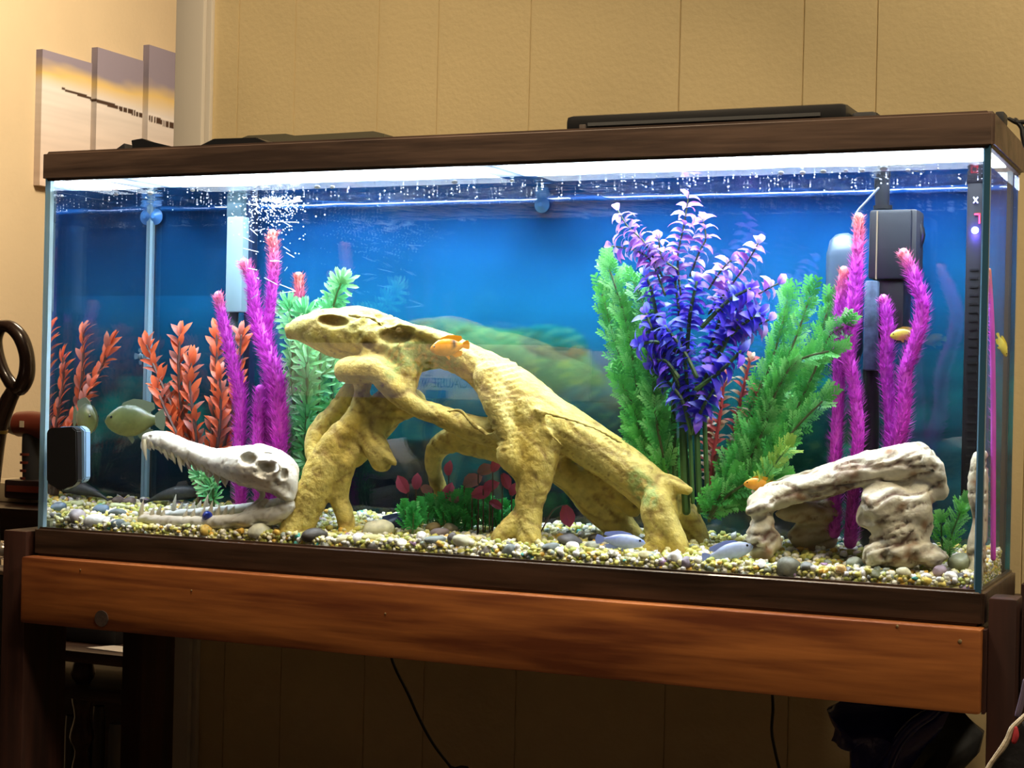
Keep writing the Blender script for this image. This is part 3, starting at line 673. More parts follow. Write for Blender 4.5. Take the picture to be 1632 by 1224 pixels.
# ================================================================ PLANTS
def leafmesh(name, wid, bend, c0, c1, stations=4, fold=.15, m=None, c_edge=None):
    bm = bmesh.new(); rows = []
    for i in range(stations+1):
        t = i/stations; w_ = wid*math.sin(math.pi*min(1, .08+t*.92))**.8 if i < stations else 0.004
        a = bend*t; y = math.sin(a)/bend if abs(bend) > .01 else t; z = -(1-math.cos(a))/bend if abs(bend) > .01 else 0
        rows.append([bm.verts.new((-w_/2, y, z+fold*w_)), bm.verts.new((0, y, z)), bm.verts.new((w_/2, y, z+fold*w_))])
    for a, b in zip(rows, rows[1:]):
        bm.faces.new((a[0], a[1], b[1], b[0])); bm.faces.new((a[1], a[2], b[2], b[1]))
    me = finish_mesh(bm, name, m or M_ATT); paint(me, lambda p, n_: blend(c0, c1, p.y + .3*R()-.15)); return me
def frondmesh(name, pairs, c0, c1, ang=.75, leng=.42, wid=.05, sub=True, m=None):
    bm = bmesh.new()
    def blade(p, d, L, w_):
        n_ = Vector((-d.y, d.x, 0)); z = Vector((0, 0, U(-.1, .14)))
        v = [bm.verts.new(p-n_*w_*.3), bm.verts.new(p+d*L*.5+n_*w_+z*L*.4), bm.verts.new(p+d*L+z*L), bm.verts.new(p+d*L*.5-n_*w_+z*L*.4)]
        bm.faces.new(v)
    blade(Vector((0, 0, 0)), Vector((0, 1, 0)), 1.0, wid*.5)
    for i in range(pairs):
        t = .1+.85*i/pairs; L = leng*(1-.45*t)
        for s in (-1, 1):
            a = ang*(1-.3*t)+U(-.1, .1); d = Vector((s*math.sin(a), math.cos(a), 0)); p = Vector((0, t, 0))
            blade(p, d, L, wid)
            if sub:
                for q in (.4, .65): 
                    d2 = Vector((s*math.sin(a+.6), math.cos(a+.6), 0)); blade(p+d*L*q, d2, L*.42, wid*.7)
    me = finish_mesh(bm, name, m or M_ATT, False); paint(me, lambda p, n_: blend(c0, c1, p.y*.8+abs(p.x)*.8+.2*R()-.1)); return me
def fanmesh(name, n, c0, c1, spread=1.2, wid=.17):
    bm = bmesh.new()
    for k in range(n):
        a = (k/(n-1)-.5)*2*spread; L = 1-.22*abs(k/(n-1)-.5)*2; d = Vector((math.sin(a), math.cos(a), 0)); n_ = Vector((-d.y, d.x, 0)); z = Vector((0, 0, 1))
        pts = [d*0, d*L*.45+n_*wid*.45+z*.05, d*L*.85+n_*wid*.5+z*.02, d*L-z*.04, d*L*.85-n_*wid*.5+z*.02, d*L*.45-n_*wid*.45+z*.05]
        bm.faces.new([bm.verts.new(q) for q in pts])
    me = finish_mesh(bm, name, M_ATT, False); paint(me, lambda p, n_: blend(c0, c1, p.length+.15*R()-.05)); return me
def frame(p, d, up, L, roll=0, sx=1.0):
    y = d.normalized(); z = (up - y*up.dot(y)); z = z.normalized() if z.length > 1e-4 else y.orthogonal().normalized(); x = y.cross(z)
    m = Matrix((x, y, z)).transposed() @ Matrix.Rotation(roll, 3, 'Y')
    return Matrix.Translation(p) @ m.to_4x4() @ Matrix.Diagonal((L*sx, L, L, 1))
def clampin(p, m=.004):
    return Vector((max(.012, min(W-.0115, p.x)), max(g1+m, min(DT-m, p.y)), min(ZW-.004, p.z)))
def plant(name, label, cat, stems, protos, gap, lenpx, whorl, ang, stem_mat, stem_r=2.5, leafname='leaf', group=None, cap=300, start=.1, depthsq=.55, upbias=.2, jitter=.3, face=.6, tip=True, lenf=None, part_stem=True):
    base = P(*stems[0][0][:2], stems[0][0][2]); t = thing(name, label, cat, base, group); items = []
    for s in stems:
        c3 = [(P(q[0], q[1], q[2]), 0) for q in s]; c3 = [(p, rp(stem_r*(1-.55*i/len(c3)), p)) for i, (p, _) in enumerate(c3)]
        bm = bmesh.new(); tube(bm, c3, 6, 5); obj('stem', bm, stem_mat, t)
        pts = catmull(c3, 12); L = [0]
        for a, b in zip(pts, pts[1:]): L.append(L[-1]+(b[0]-a[0]).length)
        tot = L[-1]; step = rp(gap, base); x = tot*start; rot = R()*6
        while x < tot:
            i = next(k for k in range(len(L)) if L[k] >= x or k == len(L)-1); i = max(1, i)
            p = pts[i-1][0].lerp(pts[i][0], (x-L[i-1])/max(1e-6, L[i]-L[i-1])); tg = (pts[min(i+1, len(pts)-1)][0]-pts[max(0, i-2)][0]).normalized()
            a = tg.orthogonal().normalized(); b = tg.cross(a); rot += 1.1
            for k in range(whorl):
                th = rot + 2*math.pi*k/whorl + U(-jitter, jitter); ra_ = a*math.cos(th)+b*math.sin(th)
                an = ang+U(-jitter, jitter)*.5; d = tg*math.cos(an)+ra_*math.sin(an)+Vector((0, 0, upbias)); d = d - FW*(d.dot(FW)*(1-depthsq)); d.normalize()
                ln = rp(U(*lenpx), p)*(lenf(x/tot) if lenf else 1)
                up = (tg*1.0 + (-FW)*face + Vector((U(-.3, .3), U(-.3, .3), U(-.2, .3))))
                items.append((p, d, up, ln))
            x += step*U(.8, 1.2)
        if tip:
            for k in range(3):
                d = (tg + Vector((U(-.5, .5), U(-.2, .2), U(0, .5)))).normalized(); items.append((pts[-1][0], d, -FW, rp(lenpx[1], base)*.8))
    ok = [(p, d, u, l) for p, d, u, l in items if g1+.003 < (p+d*l).y < DT-.002 and (p+d*l).z < ZW-.003 and .013 < (p+d*l).x < W-.012 and (p+d*l).z > gz(p.x, p.y)-.002 and p.z > gz(p.x, p.y)]
    random.shuffle(ok); ok.sort(key=lambda q: (q[0]+q[1]*q[3]).y + U(-.02, .02))
    for k, (p, d, u, l) in enumerate(ok[:cap]): inst(leafname, random.choice(protos), t, frame(p, d, u, l, U(-.3, .3)))
    rest = ok[cap:]
    if rest:
        bm = bmesh.new(); lay = None
        for (p, d, u, l) in rest:
            me = random.choice(protos); M_ = frame(p, d, u, l, U(-.3, .3)); tmp = me.copy(); tmp.transform(M_); bm.from_mesh(tmp); bpy.data.meshes.remove(tmp)
        me = bpy.data.meshes.new('foliage'); bm.to_mesh(me); bm.free(); me.materials.append(M_ATT)
        for q in me.polygons: q.use_smooth = True
        tag(obj('foliage', me, None, t), kind='stuff')
    return t
M_STEMG = mat('stem_green', (.05, .13, .03), .5); M_STEMD = mat('stem_dark', (.07, .09, .03), .5); M_STEMR = mat('stem_maroon', (.10, .05, .04), .5)
# purple plant
pl = [leafmesh('purple_leaf_a', .5, 1.5, (.07, .05, .75), (.16, .10, .88)), leafmesh('purple_leaf_b', .45, 1.9, (.06, .05, .70), (.42, .14, .75)), leafmesh('purple_leaf_c', .42, 1.1, (.08, .10, .80), (.30, .36, .90))]
pt = [leafmesh('mauve_leaf_a', .5, 1.6, (.28, .18, .80), (.85, .20, .50)), leafmesh('mauve_leaf_b', .45, 2.0, (.30, .25, .85), (.80, .45, .62))]
dp = .11
Q = lambda *a: [(x, y, d) for x, y, d in a]
low = [Q((1104, 800, .12), (1100, 700, .12), (1095, 610, .11), (1085, 520, .11), (1075, 440, .11)),
       Q((1098, 650, .11), (1070, 590, .10), (1045, 540, .10), (1030, 500, .10)), Q((1100, 660, .11), (1125, 600, .10), (1150, 560, .10), (1175, 510, .10)),
       Q((1100, 640, .12), (1060, 560, .12), (1040, 470, .12), (1030, 440, .12)), Q((1100, 640, .12), (1130, 560, .13), (1150, 500, .13), (1160, 450, .13)),
       Q((1102, 690, .11), (1088, 640, .10), (1070, 615, .10), (1058, 600, .10)), Q((1104, 690, .11), (1120, 650, .10), (1138, 620, .10)),
       Q((1095, 560, .10), (1100, 500, .09), (1110, 450, .09)), Q((1110, 600, .09), (1090, 560, .09), (1060, 520, .09)), Q((1140, 560, .10), (1180, 520, .10), (1210, 500, .10)),
       Q((1080, 560, .10), (1045, 545, .09), (1020, 550, .09)), Q((1120, 520, .09), (1160, 480, .09), (1195, 460, .09)), Q((1110, 620, .09), (1150, 590, .09), (1180, 560, .09)), Q((1080, 600, .09), (1060, 575, .09), (1040, 580, .09))]
tops = [Q((1085, 470, .11), (1080, 410, .11), (1090, 360, .11), (1098, 308, .11)), Q((1060, 470, .10), (1040, 420, .10), (1015, 400, .10), (975, 392, .10)),
        Q((1055, 440, .10), (1030, 390, .10), (1000, 360, .10), (985, 335, .10)), Q((1130, 500, .10), (1165, 455, .10), (1190, 420, .10), (1208, 388, .10)),
        Q((1150, 510, .11), (1190, 480, .11), (1215, 465, .11), (1240, 452, .11)), Q((1100, 440, .12), (1115, 400, .12), (1125, 380, .12), (1120, 350, .12)),
        Q((1080, 430, .09), (1055, 410, .09), (1050, 380, .09)), Q((1130, 460, .09), (1150, 430, .09), (1165, 415, .09)), Q((1170, 540, .11), (1205, 520, .11), (1225, 510, .11))]
pp = plant('purple_plant', 'tall bushy plastic plant with blue violet leaves and bare green stems', 'plant', low, pl, 9, (20, 34), 4, 1.05, M_STEMG, 4, cap=300, start=.33, upbias=-.1)
bpy.context.view_layer.update()
pk = plant('pink_tipped_plant', 'loose mauve sprays with pink tipped curled leaves above the violet bush', 'plant', tops, pt, 13, (20, 32), 4, 1.0, M_STEMD, 2, cap=300, start=.15, upbias=0)
for px, r_ in ((1090, 7), (1112, 5), (1075, 5), (1125, 4)):
    bm = bmesh.new(); tube(bm, chain([(px+4, 815, r_), (px, 730, r_), (px-2, 650, r_*.8), (px, 600, r_*.5)], .125), 8, 4); obj('stem', bm, M_STEMG, pp)
# red and green plant behind
rl = [leafmesh('red_leaf_a', .4, 1.0, (.40, .05, .05), (.55, .12, .10)), leafmesh('red_leaf_b', .4, 1.2, (.40, .07, .05), (.45, .50, .30))]
plant('red_stem_plant', 'red stemmed plastic plant with pale green leaf tips beside violet bush', 'plant',
      [Q((1130, 800, .16), (1138, 720, .16), (1148, 660, .16), (1155, 600, .16)), Q((1140, 800, .17), (1165, 720, .17), (1180, 640, .17), (1195, 575, .17)), Q((1135, 790, .17), (1128, 730, .17), (1130, 680, .17)), Q((1150, 790, .16), (1175, 730, .16), (1185, 690, .16), (1210, 620, .16))],
      rl, 11, (17, 25), 3, .9, mat('stem_red', (.42, .05, .06), .5), 4, cap=300, start=.2)
# feathery green plants
fr = [frondmesh('frond_a', 6, (.035, .30, .04), (.16, .60, .12)), frondmesh('frond_b', 6, (.05, .34, .07), (.30, .70, .22)), frondmesh('frond_c', 5, (.03, .24, .05), (.10, .48, .10))]
lf = lambda x: 1.1-.45*x
plant('feathery_green_plant', 'feathery green plastic plant standing left of the violet bush', 'plant',
      [Q((1095, 820, .15), (1062, 760, .14), (1030, 680, .13), (1012, 600, .13), (1000, 520, .13), (972, 430, .13)), Q((1085, 820, .15), (1045, 740, .14), (1020, 640, .15), (985, 560, .15), (960, 470, .15)),
       Q((1085, 815, .13), (1060, 740, .12), (1045, 660, .11), (1040, 590, .11), (1030, 500, .13), (1010, 450, .14)), Q((1080, 810, .13), (1030, 720, .12), (1010, 650, .12), (990, 610, .12)), Q((1085, 815, .14), (1050, 770, .13), (1020, 720, .13), (1005, 690, .13)),
       Q((1090, 820, .17), (1065, 750, .18), (1040, 620, .18), (1000, 500, .18))],
      fr, 10, (30, 48), 3, .85, M_STEMD, 3, 'frond', cap=300, start=.16, lenf=lf, upbias=.15, face=1.2)
plant('fine_leaved_green_plant', 'wide feathery green plastic plant right of the violet bush', 'plant',
      [Q((1130, 825, .14), (1180, 760, .13), (1215, 690, .12), (1245, 600, .12), (1275, 520, .12), (1290, 475, .12)), Q((1135, 825, .15), (1200, 760, .14), (1250, 690, .14), (1290, 610, .14), (1320, 540, .14), (1345, 520, .12)),
       Q((1135, 825, .13), (1180, 780, .12), (1230, 730, .12), (1270, 680, .12), (1310, 640, .12)), Q((1130, 830, .15), (1165, 760, .16), (1200, 660, .16), (1235, 560, .16), (1255, 480, .16)),
       Q((1130, 825, .12), (1160, 790, .11), (1200, 765, .11), (1230, 760, .11)), Q((1140, 825, .15), (1210, 740, .15), (1265, 640, .16), (1300, 560, .16), (1320, 490, .16)),
       Q((1130, 830, .13), (1140, 800, .11), (1165, 770, .11)), Q((1135, 825, .14), (1180, 740, .13), (1225, 650, .12), (1265, 580, .11), (1320, 560, .11))],
      fr, 11, (28, 46), 3, .85, M_STEMD, 3, 'frond', cap=300, start=.12, lenf=lf, upbias=.15, face=1.2)
yf = [frondmesh('yellow_frond', 6, (.20, .40, .05), (.42, .60, .12)), fr[1]]
plant('yellow_green_sprig', 'small yellow green fern sprig just left of the rock arch', 'plant',
      [Q((1205, 830, .09), (1212, 780, .09), (1235, 740, .09), (1255, 715, .09)), Q((1210, 830, .10), (1215, 770, .10), (1222, 745, .10))], yf, 10, (20, 32), 3, .9, M_STEMG, 2, 'frond', start=.4)
plant('small_green_sprig', 'bright green fern sprig beside the right end of the rock arch', 'plant',
      [Q((1512, 905, .11), (1515, 860, .11), (1525, 830, .11), (1535, 805, .11)), Q((1510, 905, .12), (1502, 870, .12), (1500, 835, .12))], [frondmesh('bright_frond', 5, (.05, .35, .04), (.20, .62, .10), sub=False, wid=.07), fr[1]], 12, (20, 30), 3, .9, M_STEMG, 2, 'frond', start=.2)
# left green fan-leaved plant
fn = [fanmesh('fan_a', 5, (.06, .45, .10), (.35, .80, .35)), fanmesh('fan_b', 6, (.05, .40, .14), (.50, .90, .50)), fanmesh('fan_c', 5, (.05, .34, .10), (.15, .60, .25))]
plant('fan_leaved_green_plant', 'mint green plant with finger like leaf whorls behind the driftwood head', 'plant',
      [Q((488, 815, .16), (478, 740, .16), (470, 660, .16), (465, 590, .16), (468, 530, .16), (460, 490, .16)), Q((495, 815, .17), (500, 740, .17), (505, 660, .17), (510, 590, .17), (512, 540, .17), (530, 490, .17), (543, 452, .16)),
       Q((485, 815, .15), (470, 760, .15), (462, 720, .15)), Q((500, 815, .16), (488, 720, .15), (490, 640, .15), (488, 560, .15), (485, 500, .16)), Q((505, 800, .18), (520, 700, .18), (530, 620, .18), (520, 500, .18))],
      fn, 21, (26, 38), 3, .9, M_STEMG, 3.5, 'leaf_whorl', start=.18, upbias=.25, face=1.4)
plant('low_green_fern', 'small pale green fern tuft seen between the open skull jaws', 'plant',
      [Q((338, 815, .15), (332, 780, .15), (318, 758, .15)), Q((340, 815, .15), (340, 785, .15), (335, 762, .15))], fn, 16, (20, 30), 3, .9, M_STEMG, 2.5, 'leaf_whorl', start=.35)
# red plant left
ol = [leafmesh('orange_leaf_a', .36, .8, (.55, .08, .03), (.80, .14, .03)), leafmesh('orange_leaf_b', .34, .5, (.55, .06, .02), (.85, .18, .05)), leafmesh('orange_leaf_c', .33, .9, (.28, .05, .03), (.65, .20, .13))]
plant('red_leaf_plant', 'bushy plastic plant with pointed orange red leaves at the left back', 'plant',
      [Q((318, 800, .185), (305, 715, .185), (275, 650, .185), (248, 590, .185), (234, 550, .185)), Q((320, 800, .19), (295, 690, .19), (285, 600, .19), (287, 535, .19)), Q((322, 800, .185), (312, 690, .18), (303, 620, .18), (305, 575, .18)),
       Q((328, 800, .19), (338, 690, .19), (345, 600, .19), (345, 530, .19)), Q((330, 800, .18), (348, 700, .175), (352, 640, .175), (350, 600, .175)), Q((332, 800, .19), (360, 700, .19), (376, 620, .19), (385, 535, .19)), Q((318, 790, .18), (285, 700, .175), (262, 650, .175), (250, 620, .175))],
      ol, 15, (22, 34), 3, .75, M_STEMR, 3.5, cap=300, start=.3, upbias=.35, face=.9)
# mossy carpet plant with pink leaves
mo = [frondmesh('moss_a', 4, (.03, .40, .08), (.10, .65, .18), sub=True, wid=.08, leng=.5), frondmesh('moss_b', 4, (.02, .30, .06), (.08, .50, .14), sub=True, wid=.08, leng=.5)]
ms = []
for k in range(17):
    x = 650+k*11; g_ = G(x+U(-4, 4), U(842, 852)); q = pix(g_); ms.append([(q[0], q[1]+5, g_.y), (q[0]+U(-8, 8), q[1]-30-U(0, 26)*math.sin(math.pi*(k+2)/19), max(.03, min(.2, g_.y)))])
plant('moss_carpet_plant', 'low tuft of bright green moss under the driftwood middle', 'plant', ms, mo, 9, (14, 24), 4, .9, M_STEMG, 1.5, 'frond', cap=300, start=.1)
kl = [leafmesh('pink_leaf_a', .62, .6, (.45, .06, .13), (.70, .12, .25), fold=.2), leafmesh('pink_leaf_b', .7, .8, (.30, .16, .14), (.55, .20, .22), fold=.2)]
t = thing('pink_leaf_plant', 'plant with broad translucent pink leaves rising from the green moss', 'plant', G(745, 850))
for (px, py, dx, dy, L_, d) in ((650, 785, -.6, .9, 34, .12), (663, 780, .1, 1, 28, .125), (712, 800, .2, 1, 34, .12), (715, 758, 0, 1, 26, .13), (740, 775, .8, .6, 36, .125), (752, 790, .9, .3, 36, .12), (770, 780, 1, .5, 30, .125),
                                 (800, 755, .5, -.9, 30, .12), (785, 752, .4, .9, 26, .12), (762, 755, .9, .5, 32, .13), (690, 782, -1, .2, 24, .13), (730, 800, -.7, .7, 24, .12), (780, 800, .8, -.3, 26, .12), (900, 805, .25, -1, 40, .13), (815, 790, .3, .9, 24, .13)):
    p = P(px, py, d); dr = RT*dx + UP*dy; inst('leaf', kl[0] if R() < .65 or px > 890 else kl[1], t, frame(p, dr, -FW+UP*.3, rp(L_, p), U(-.4, .4)))
    bm = bmesh.new(); g_ = P(min(px, 850) if px < 890 else 862, 848, .13); tube(bm, [(p, rp(1.2, p)), ((p+g_)/2+Vector((0, 0, .01)), rp(1.2, p)), (g_, rp(1.2, p))], 5, 4); obj('stem', bm, M_STEMR, t)
# magenta bottle-brush plants
def coral(label, stems, seed, name='magenta_brush_plant'):
    t = thing(name, label, 'plant', P(stems[0][-1][0], stems[0][-1][1], stems[0][-1][3]), 'magenta brush plants')
    for s in stems:
        c3 = chain(s); pts = catmull(c3, 8); top = pts[0][0]
        bm = bmesh.new(); tube(bm, [(p, r*.58) for p, r in c3], 12, 6)
        tl = s[0][4] if len(s[0]) > 4 else 60
        def ccol(p, n_, _k=1.0):
            dd = (p-top).length/rp(tl, top); base = blend((.60, .04, .58), (.80, .13, .76), .5+.5*noise.noise(p*60))
            return tuple(_k*x for x in blend((.60, .20, .10), base, dd))
        st_ = obj('stem', bm, M_ATTS, t, colf=ccol)
        bm = bmesh.new(); L = 0
        for i in range(1, len(pts)):
            a, b = pts[i-1], pts[i]; seg = (b[0]-a[0]).length; tg = (a[0]-b[0]).normalized(); o1 = tg.orthogonal().normalized(); o2 = tg.cross(o1)
            for k in range(int(seg/.00013)):
                f = R(); th = R()*6.283; rad = o1*math.cos(th)+o2*math.sin(th)
                if rad.dot(FW) > .35 : continue
                r = a[1]+(b[1]-a[1])*f; p = a[0].lerp(b[0], f)+rad*r*.54; ln = max(r, .007)*U(.5, .95)
                d = (rad*U(.5, 1.1)+tg*U(.5, 1)).normalized(); sd = d.cross(rad).normalized()*ln*.12
                tipp = p+d*ln
                if tipp.y < g1+.002 or tipp.y > DT-.002 or tipp.x > W-.0115: continue
                bm.faces.new([bm.verts.new(p-sd), bm.verts.new(p+sd), bm.verts.new(tipp)])
        me = bpy.data.meshes.new('bristles'); bm.to_mesh(me); bm.free(); me.materials.append(M_ATT)
        rnd = random.Random(3)
        paint(me, lambda p, n_: ccol(p, n_, rnd.choice((.6, 1.0, 1.2, 1.6))))
        tag(obj('bristles', me, None, st_), kind='stuff')
    return t
coral('magenta brush plant at left whose tallest stem reaches the bubbles', [
  [(434, 372, 13, .14, 90), (437, 420, 14, .14), (432, 480, 14, .14), (425, 540, 15, .14), (432, 620, 19, .14), (430, 700, 20, .14), (428, 800, 18, .14)],
  [(389, 418, 13, .12, 34), (402, 450, 15, .12), (408, 500, 16, .12), (422, 550, 18, .12), (440, 600, 20, .12), (445, 670, 22, .125), (445, 730, 22, .13), (440, 810, 20, .13)],
  [(348, 470, 12, .13, 34), (358, 520, 13, .13), (374, 590, 15, .13), (384, 640, 16, .13), (382, 720, 16, .13), (384, 810, 15, .135)],
  [(476, 440, 13, .175, 90), (478, 480, 14, .175), (478, 550, 15, .175), (475, 650, 16, .175), (470, 780, 16, .175)],
  [(415, 620, 14, .125, 8), (412, 680, 16, .125), (412, 730, 17, .125), (414, 800, 15, .13)]], 1)
coral('magenta brush plant rising behind the rock arch in front of black filter', [
  [(1369, 345, 12, .13, 90), (1367, 400, 15, .13), (1362, 460, 18, .13), (1355, 520, 20, .13), (1350, 560, 19, .13), (1362, 620, 16, .13), (1368, 690, 17, .13), (1362, 760, 16, .135), (1355, 865, 18, .14)],
  [(1345, 430, 12, .14, 60), (1340, 480, 15, .14), (1338, 560, 17, .14), (1336, 640, 16, .14), (1332, 720, 16, .14), (1330, 850, 16, .14)],
  [(1440, 402, 13, .12, 45), (1456, 440, 16, .12), (1470, 490, 18, .12), (1460, 540, 18, .12), (1444, 590, 18, .12), (1440, 660, 19, .12), (1428, 720, 22, .13), (1425, 840, 18, .13)],
  [(1408, 475, 12, .15, 14), (1415, 520, 17, .15), (1412, 580, 17, .15), (1418, 650, 16, .15), (1420, 720, 18, .15), (1420, 840, 18, .15)]], 2)
coral('added slim magenta stem standing in for the brush plant refracted in right glass', [[(1597, 405, 6, .06, 40), (1598, 450, 8, .07), (1602, 520, 8, .08), (1600, 600, 8, .08), (1600, 700, 9, .085), (1600, 800, 9, .09), (1600, 890, 9, .095)]] if False else
      [[(1577, 430, 5, .07, 50), (1581, 520, 7, .07), (1583, 640, 7, .08), (1583, 760, 7, .09), (1583, 890, 7, .10)]], 3)  # added stem, imitates the brush plant's refracted image in the side glass
bpy.context.view_layer.update()

# ================================================================ FISH
def fish(name, label, px, py, y, L, hr, facing, tilt, colf, finc, depthyaw=0.0, tail=.2, eye=(.01, .01, .01)):
    p = P(px, py, y); s = rp(L, p); t = thing(name, label, 'fish', p)
    ax = (RT*facing*math.cos(depthyaw) + FW*math.sin(depthyaw)); ax.normalize(); up = UP*math.cos(tilt) + ax*math.sin(tilt); ax = (ax - up*ax.dot(up)).normalized(); sd = ax.cross(up)
    def wp(a, b, c): return p + ax*(a*s) + up*(b*s) + sd*(c*s)
    bm = bmesh.new(); prof = [(.5, .03), (.46, .35), (.38, .62), (.26, .88), (.12, 1), (-.02, .96), (-.14, .78), (-.24, .52), (-.32, .32), (-.36, .28)]
    rings = []
    for a, h in prof:
        hh = h*hr*.5; ww = h*hr*.22*(1.15 if a > .2 else 1) ; ring = []
        for k in range(12):
            th = 2*math.pi*k/12; ring.append(bm.verts.new(wp(a, math.cos(th)*hh-(.02*hr if a > .3 else 0), math.sin(th)*ww)))
        rings.append(ring)
    for a, b in zip(rings, rings[1:]):
        for k in range(12): bm.faces.new((a[k], a[(k+1) % 12], b[(k+1) % 12], b[k]))
    bm.faces.new(rings[0]); bm.faces.new(rings[-1][::-1])
    def cf(q, n_): v = q-p; return colf(v.dot(ax)/s, v.dot(up)/s/hr)
    body = obj('body', bm, M_FISH, t, colf=cf)
    def fin(nm, pts, th=.008):
        bm = bmesh.new(); a = [bm.verts.new(wp(x, z, th)) for x, z in pts]; b = [bm.verts.new(wp(x, z, -th)) for x, z in pts]; n = len(a)
        bm.faces.new(a); bm.faces.new(b[::-1])
        for i in range(n): bm.faces.new((a[i], b[i], b[(i+1) % n], a[(i+1) % n]))
        obj(nm, bm, finc, t, False)
    h = hr*.5
    fin('tail_fin', [(-.34, .14*h*2), (-.44, tail*.9), (-.5, tail), (-.53, tail*.3), (-.53, -tail*.3), (-.5, -tail), (-.44, -tail*.9), (-.34, -.14*h*2)])
    fin('dorsal_fin', [(.24, .80*h), (.18, 1.12*h), (0, 1.34*h), (-.16, 1.26*h), (-.34, 1.05*h), (-.36, .7*h), (-.26, .45*h), (-.1, .8*h), (.08, .92*h)])
    fin('anal_fin', [(-.04, -.88*h), (-.12, -1.25*h), (-.30, -1.1*h), (-.32, -.6*h), (-.22, -.5*h)])
    fin('pelvic_fin', [(.14, -.9*h), (.04, -1.45*h), (0, -1.2*h), (.04, -.88*h)])
    for sg in (-1, 1):
        bm = bmesh.new(); c_ = wp(.38, .12*hr, sg*hr*.125); ball(bm, c_, (s*.028,)*3, 1); obj('eye', bm, mat('fish_eye', (.008, .008, .01), .1), t)
    return t
def sgn(c): return c
green_c = lambda a, b: tuple(x*(1+.45*noise.noise(Vector((a*9, b*4, 0)))) for x in blend((.20, .20, .045), (.05, .07, .03), b+.55-.3*a))
fish('green_cichlid', 'olive green cichlid swimming left just above the skull snout', 214, 670, .145, 92, .56, -1, .02, green_c, mat('fin_olive', (.20, .24, .15), .4, transl=.4), -.1, .19)
oc = lambda a, b: (.02, .02, .02) if (abs(a-.02) < .022 or abs(a+.12) < .02) and -.1 < b < .35 else blend((.85, .33, .01), (.85, .55, .10), -b+.2)
fish('orange_fish', 'orange fish with dark side bars in front of the driftwood back', 716, 553, .03, 62, .46, -1, .12, oc, mat('fin_orange', (.80, .42, .02), .4, transl=.4), 0, .12)
bc = lambda a, b: blend((.42, .52, .85), (.22, .30, .70), (1 if abs(b-.12) < .08 else 0)) if b < .3 else (.50, .60, .90)
M_FINB = mat('fin_pale_blue', (.35, .45, .85), .4, transl=.3)
fish('pale_blue_fish', 'pale blue fish with a darker stripe low under the driftwood right foot', 990, 862, .035, 78, .30, 1, .08, bc, M_FINB, 0, .10)
fish('light_blue_fish', 'plain light blue fish nosing down toward the left foot of rock arch', 1161, 880, .035, 82, .34, 1, -.25, lambda a, b: (.45, .56, .88), M_FINB, 0, .11)
fish('dark_blue_fish', 'dark navy striped fish hiding behind the large cream stone', 636, 832, .11, 74, .30, 1, -.1, lambda a, b: (.30, .42, .75) if abs(b-.15) < .06 or abs(b+.12) < .05 else (.015, .03, .12), mat('fin_navy', (.03, .06, .2), .4), 0, .1)
fish('small_orange_fish', 'small orange fish peeking out above the left end of the rock arch', 1208, 771, .085, 46, .42, -1, 0, lambda a, b: (.72, .32, .03), mat('fin_orange', (.85, .5, .06)), 0, .12)
fish('yellow_fish', 'small yellow fish between the right magenta stems', 1440, 533, .135, 44, .42, -1, .1, lambda a, b: (.70, .60, .08), mat('fin_yellow', (.7, .6, .08), .4, transl=.3), 0, .12)
fish('slender_yellow_fish', 'thin yellow fish beyond the right side glass beside the pink stem', 1597, 550, .125, 40, .30, 1, 1.2, lambda a, b: (.62, .55, .10), mat('fin_yellow', (.7, .6, .08)), 0, .06)
fish('dusky_fish', 'faint dusky grey blue fish near the left corner seam', 216, 568, .215, 42, .55, -1, 0, lambda a, b: (.06, .13, .17) if int((a+1)*14) % 2 else (.14, .22, .26), mat('fin_dusky', (.10, .18, .24), .4), .5, .12)
# plecostomus lying behind the skull
t = thing('sucker_catfish', 'dark sucker catfish resting on the gravel behind the skull', 'fish', P(280, 800, .19))
bm = bmesh.new(); tube(bm, chain([(322, 788, 5), (308, 785, 10), (285, 786, 12), (262, 790, 8), (243, 796, 3), (232, 801, 1.5)], .19), 12, 5)
obj('body', bm, mat('catfish_dark', (.03, .035, .04), .5, nscale=150, namp=.5), t)
o = obj('dorsal_fin', prism([P(300, 776, .19), P(296, 766, .19), P(284, 768, .19), P(278, 778, .19)], Vector((0, .0015, 0))), mat('catfish_fin', (.05, .05, .06), .5), t)
o = obj('tail_fin', prism([P(236, 798, .19), P(224, 795, .19), P(222, 806, .19)], Vector((0, .0015, 0))), mat('catfish_fin', (.05, .05, .06), .5), t)

# ================================================================ GRAVEL AND STONES
gb = thing('gravel_bed', 'bed of yellow, cream and white aquarium gravel across the tank floor', 'gravel', (W/2, DT/2, .02))
bm = grid(Vector((.016, g1+.018, 0)), Vector((W-.036, 0, 0)), Vector((0, DT-.034, 0)), 120, 20)
for v in bm.verts: v.co.z = gz(v.co.x, v.co.y)-.0045
r = bmesh.ops.extrude_face_region(bm, geom=list(bm.faces))
for v in r['geom']:
    if isinstance(v, bmesh.types.BMVert): v.co.z = .0185
obj('substrate', bm, mat('substrate', (.42, .40, .20), .8, nscale=150, namp=.5, bump=.002, bscale=150), gb)
PAL = [((.62, .58, .14), 26), ((.72, .68, .36), 24), ((.82, .80, .68), 20), ((.80, .80, .80), 12), ((.40, .44, .10), 10), ((.74, .46, .08), 6), ((.30, .36, .32), 3), ((.10, .45, .42), .7), ((.40, .26, .42), .7), ((.16, .16, .16), 2)]
gm = []
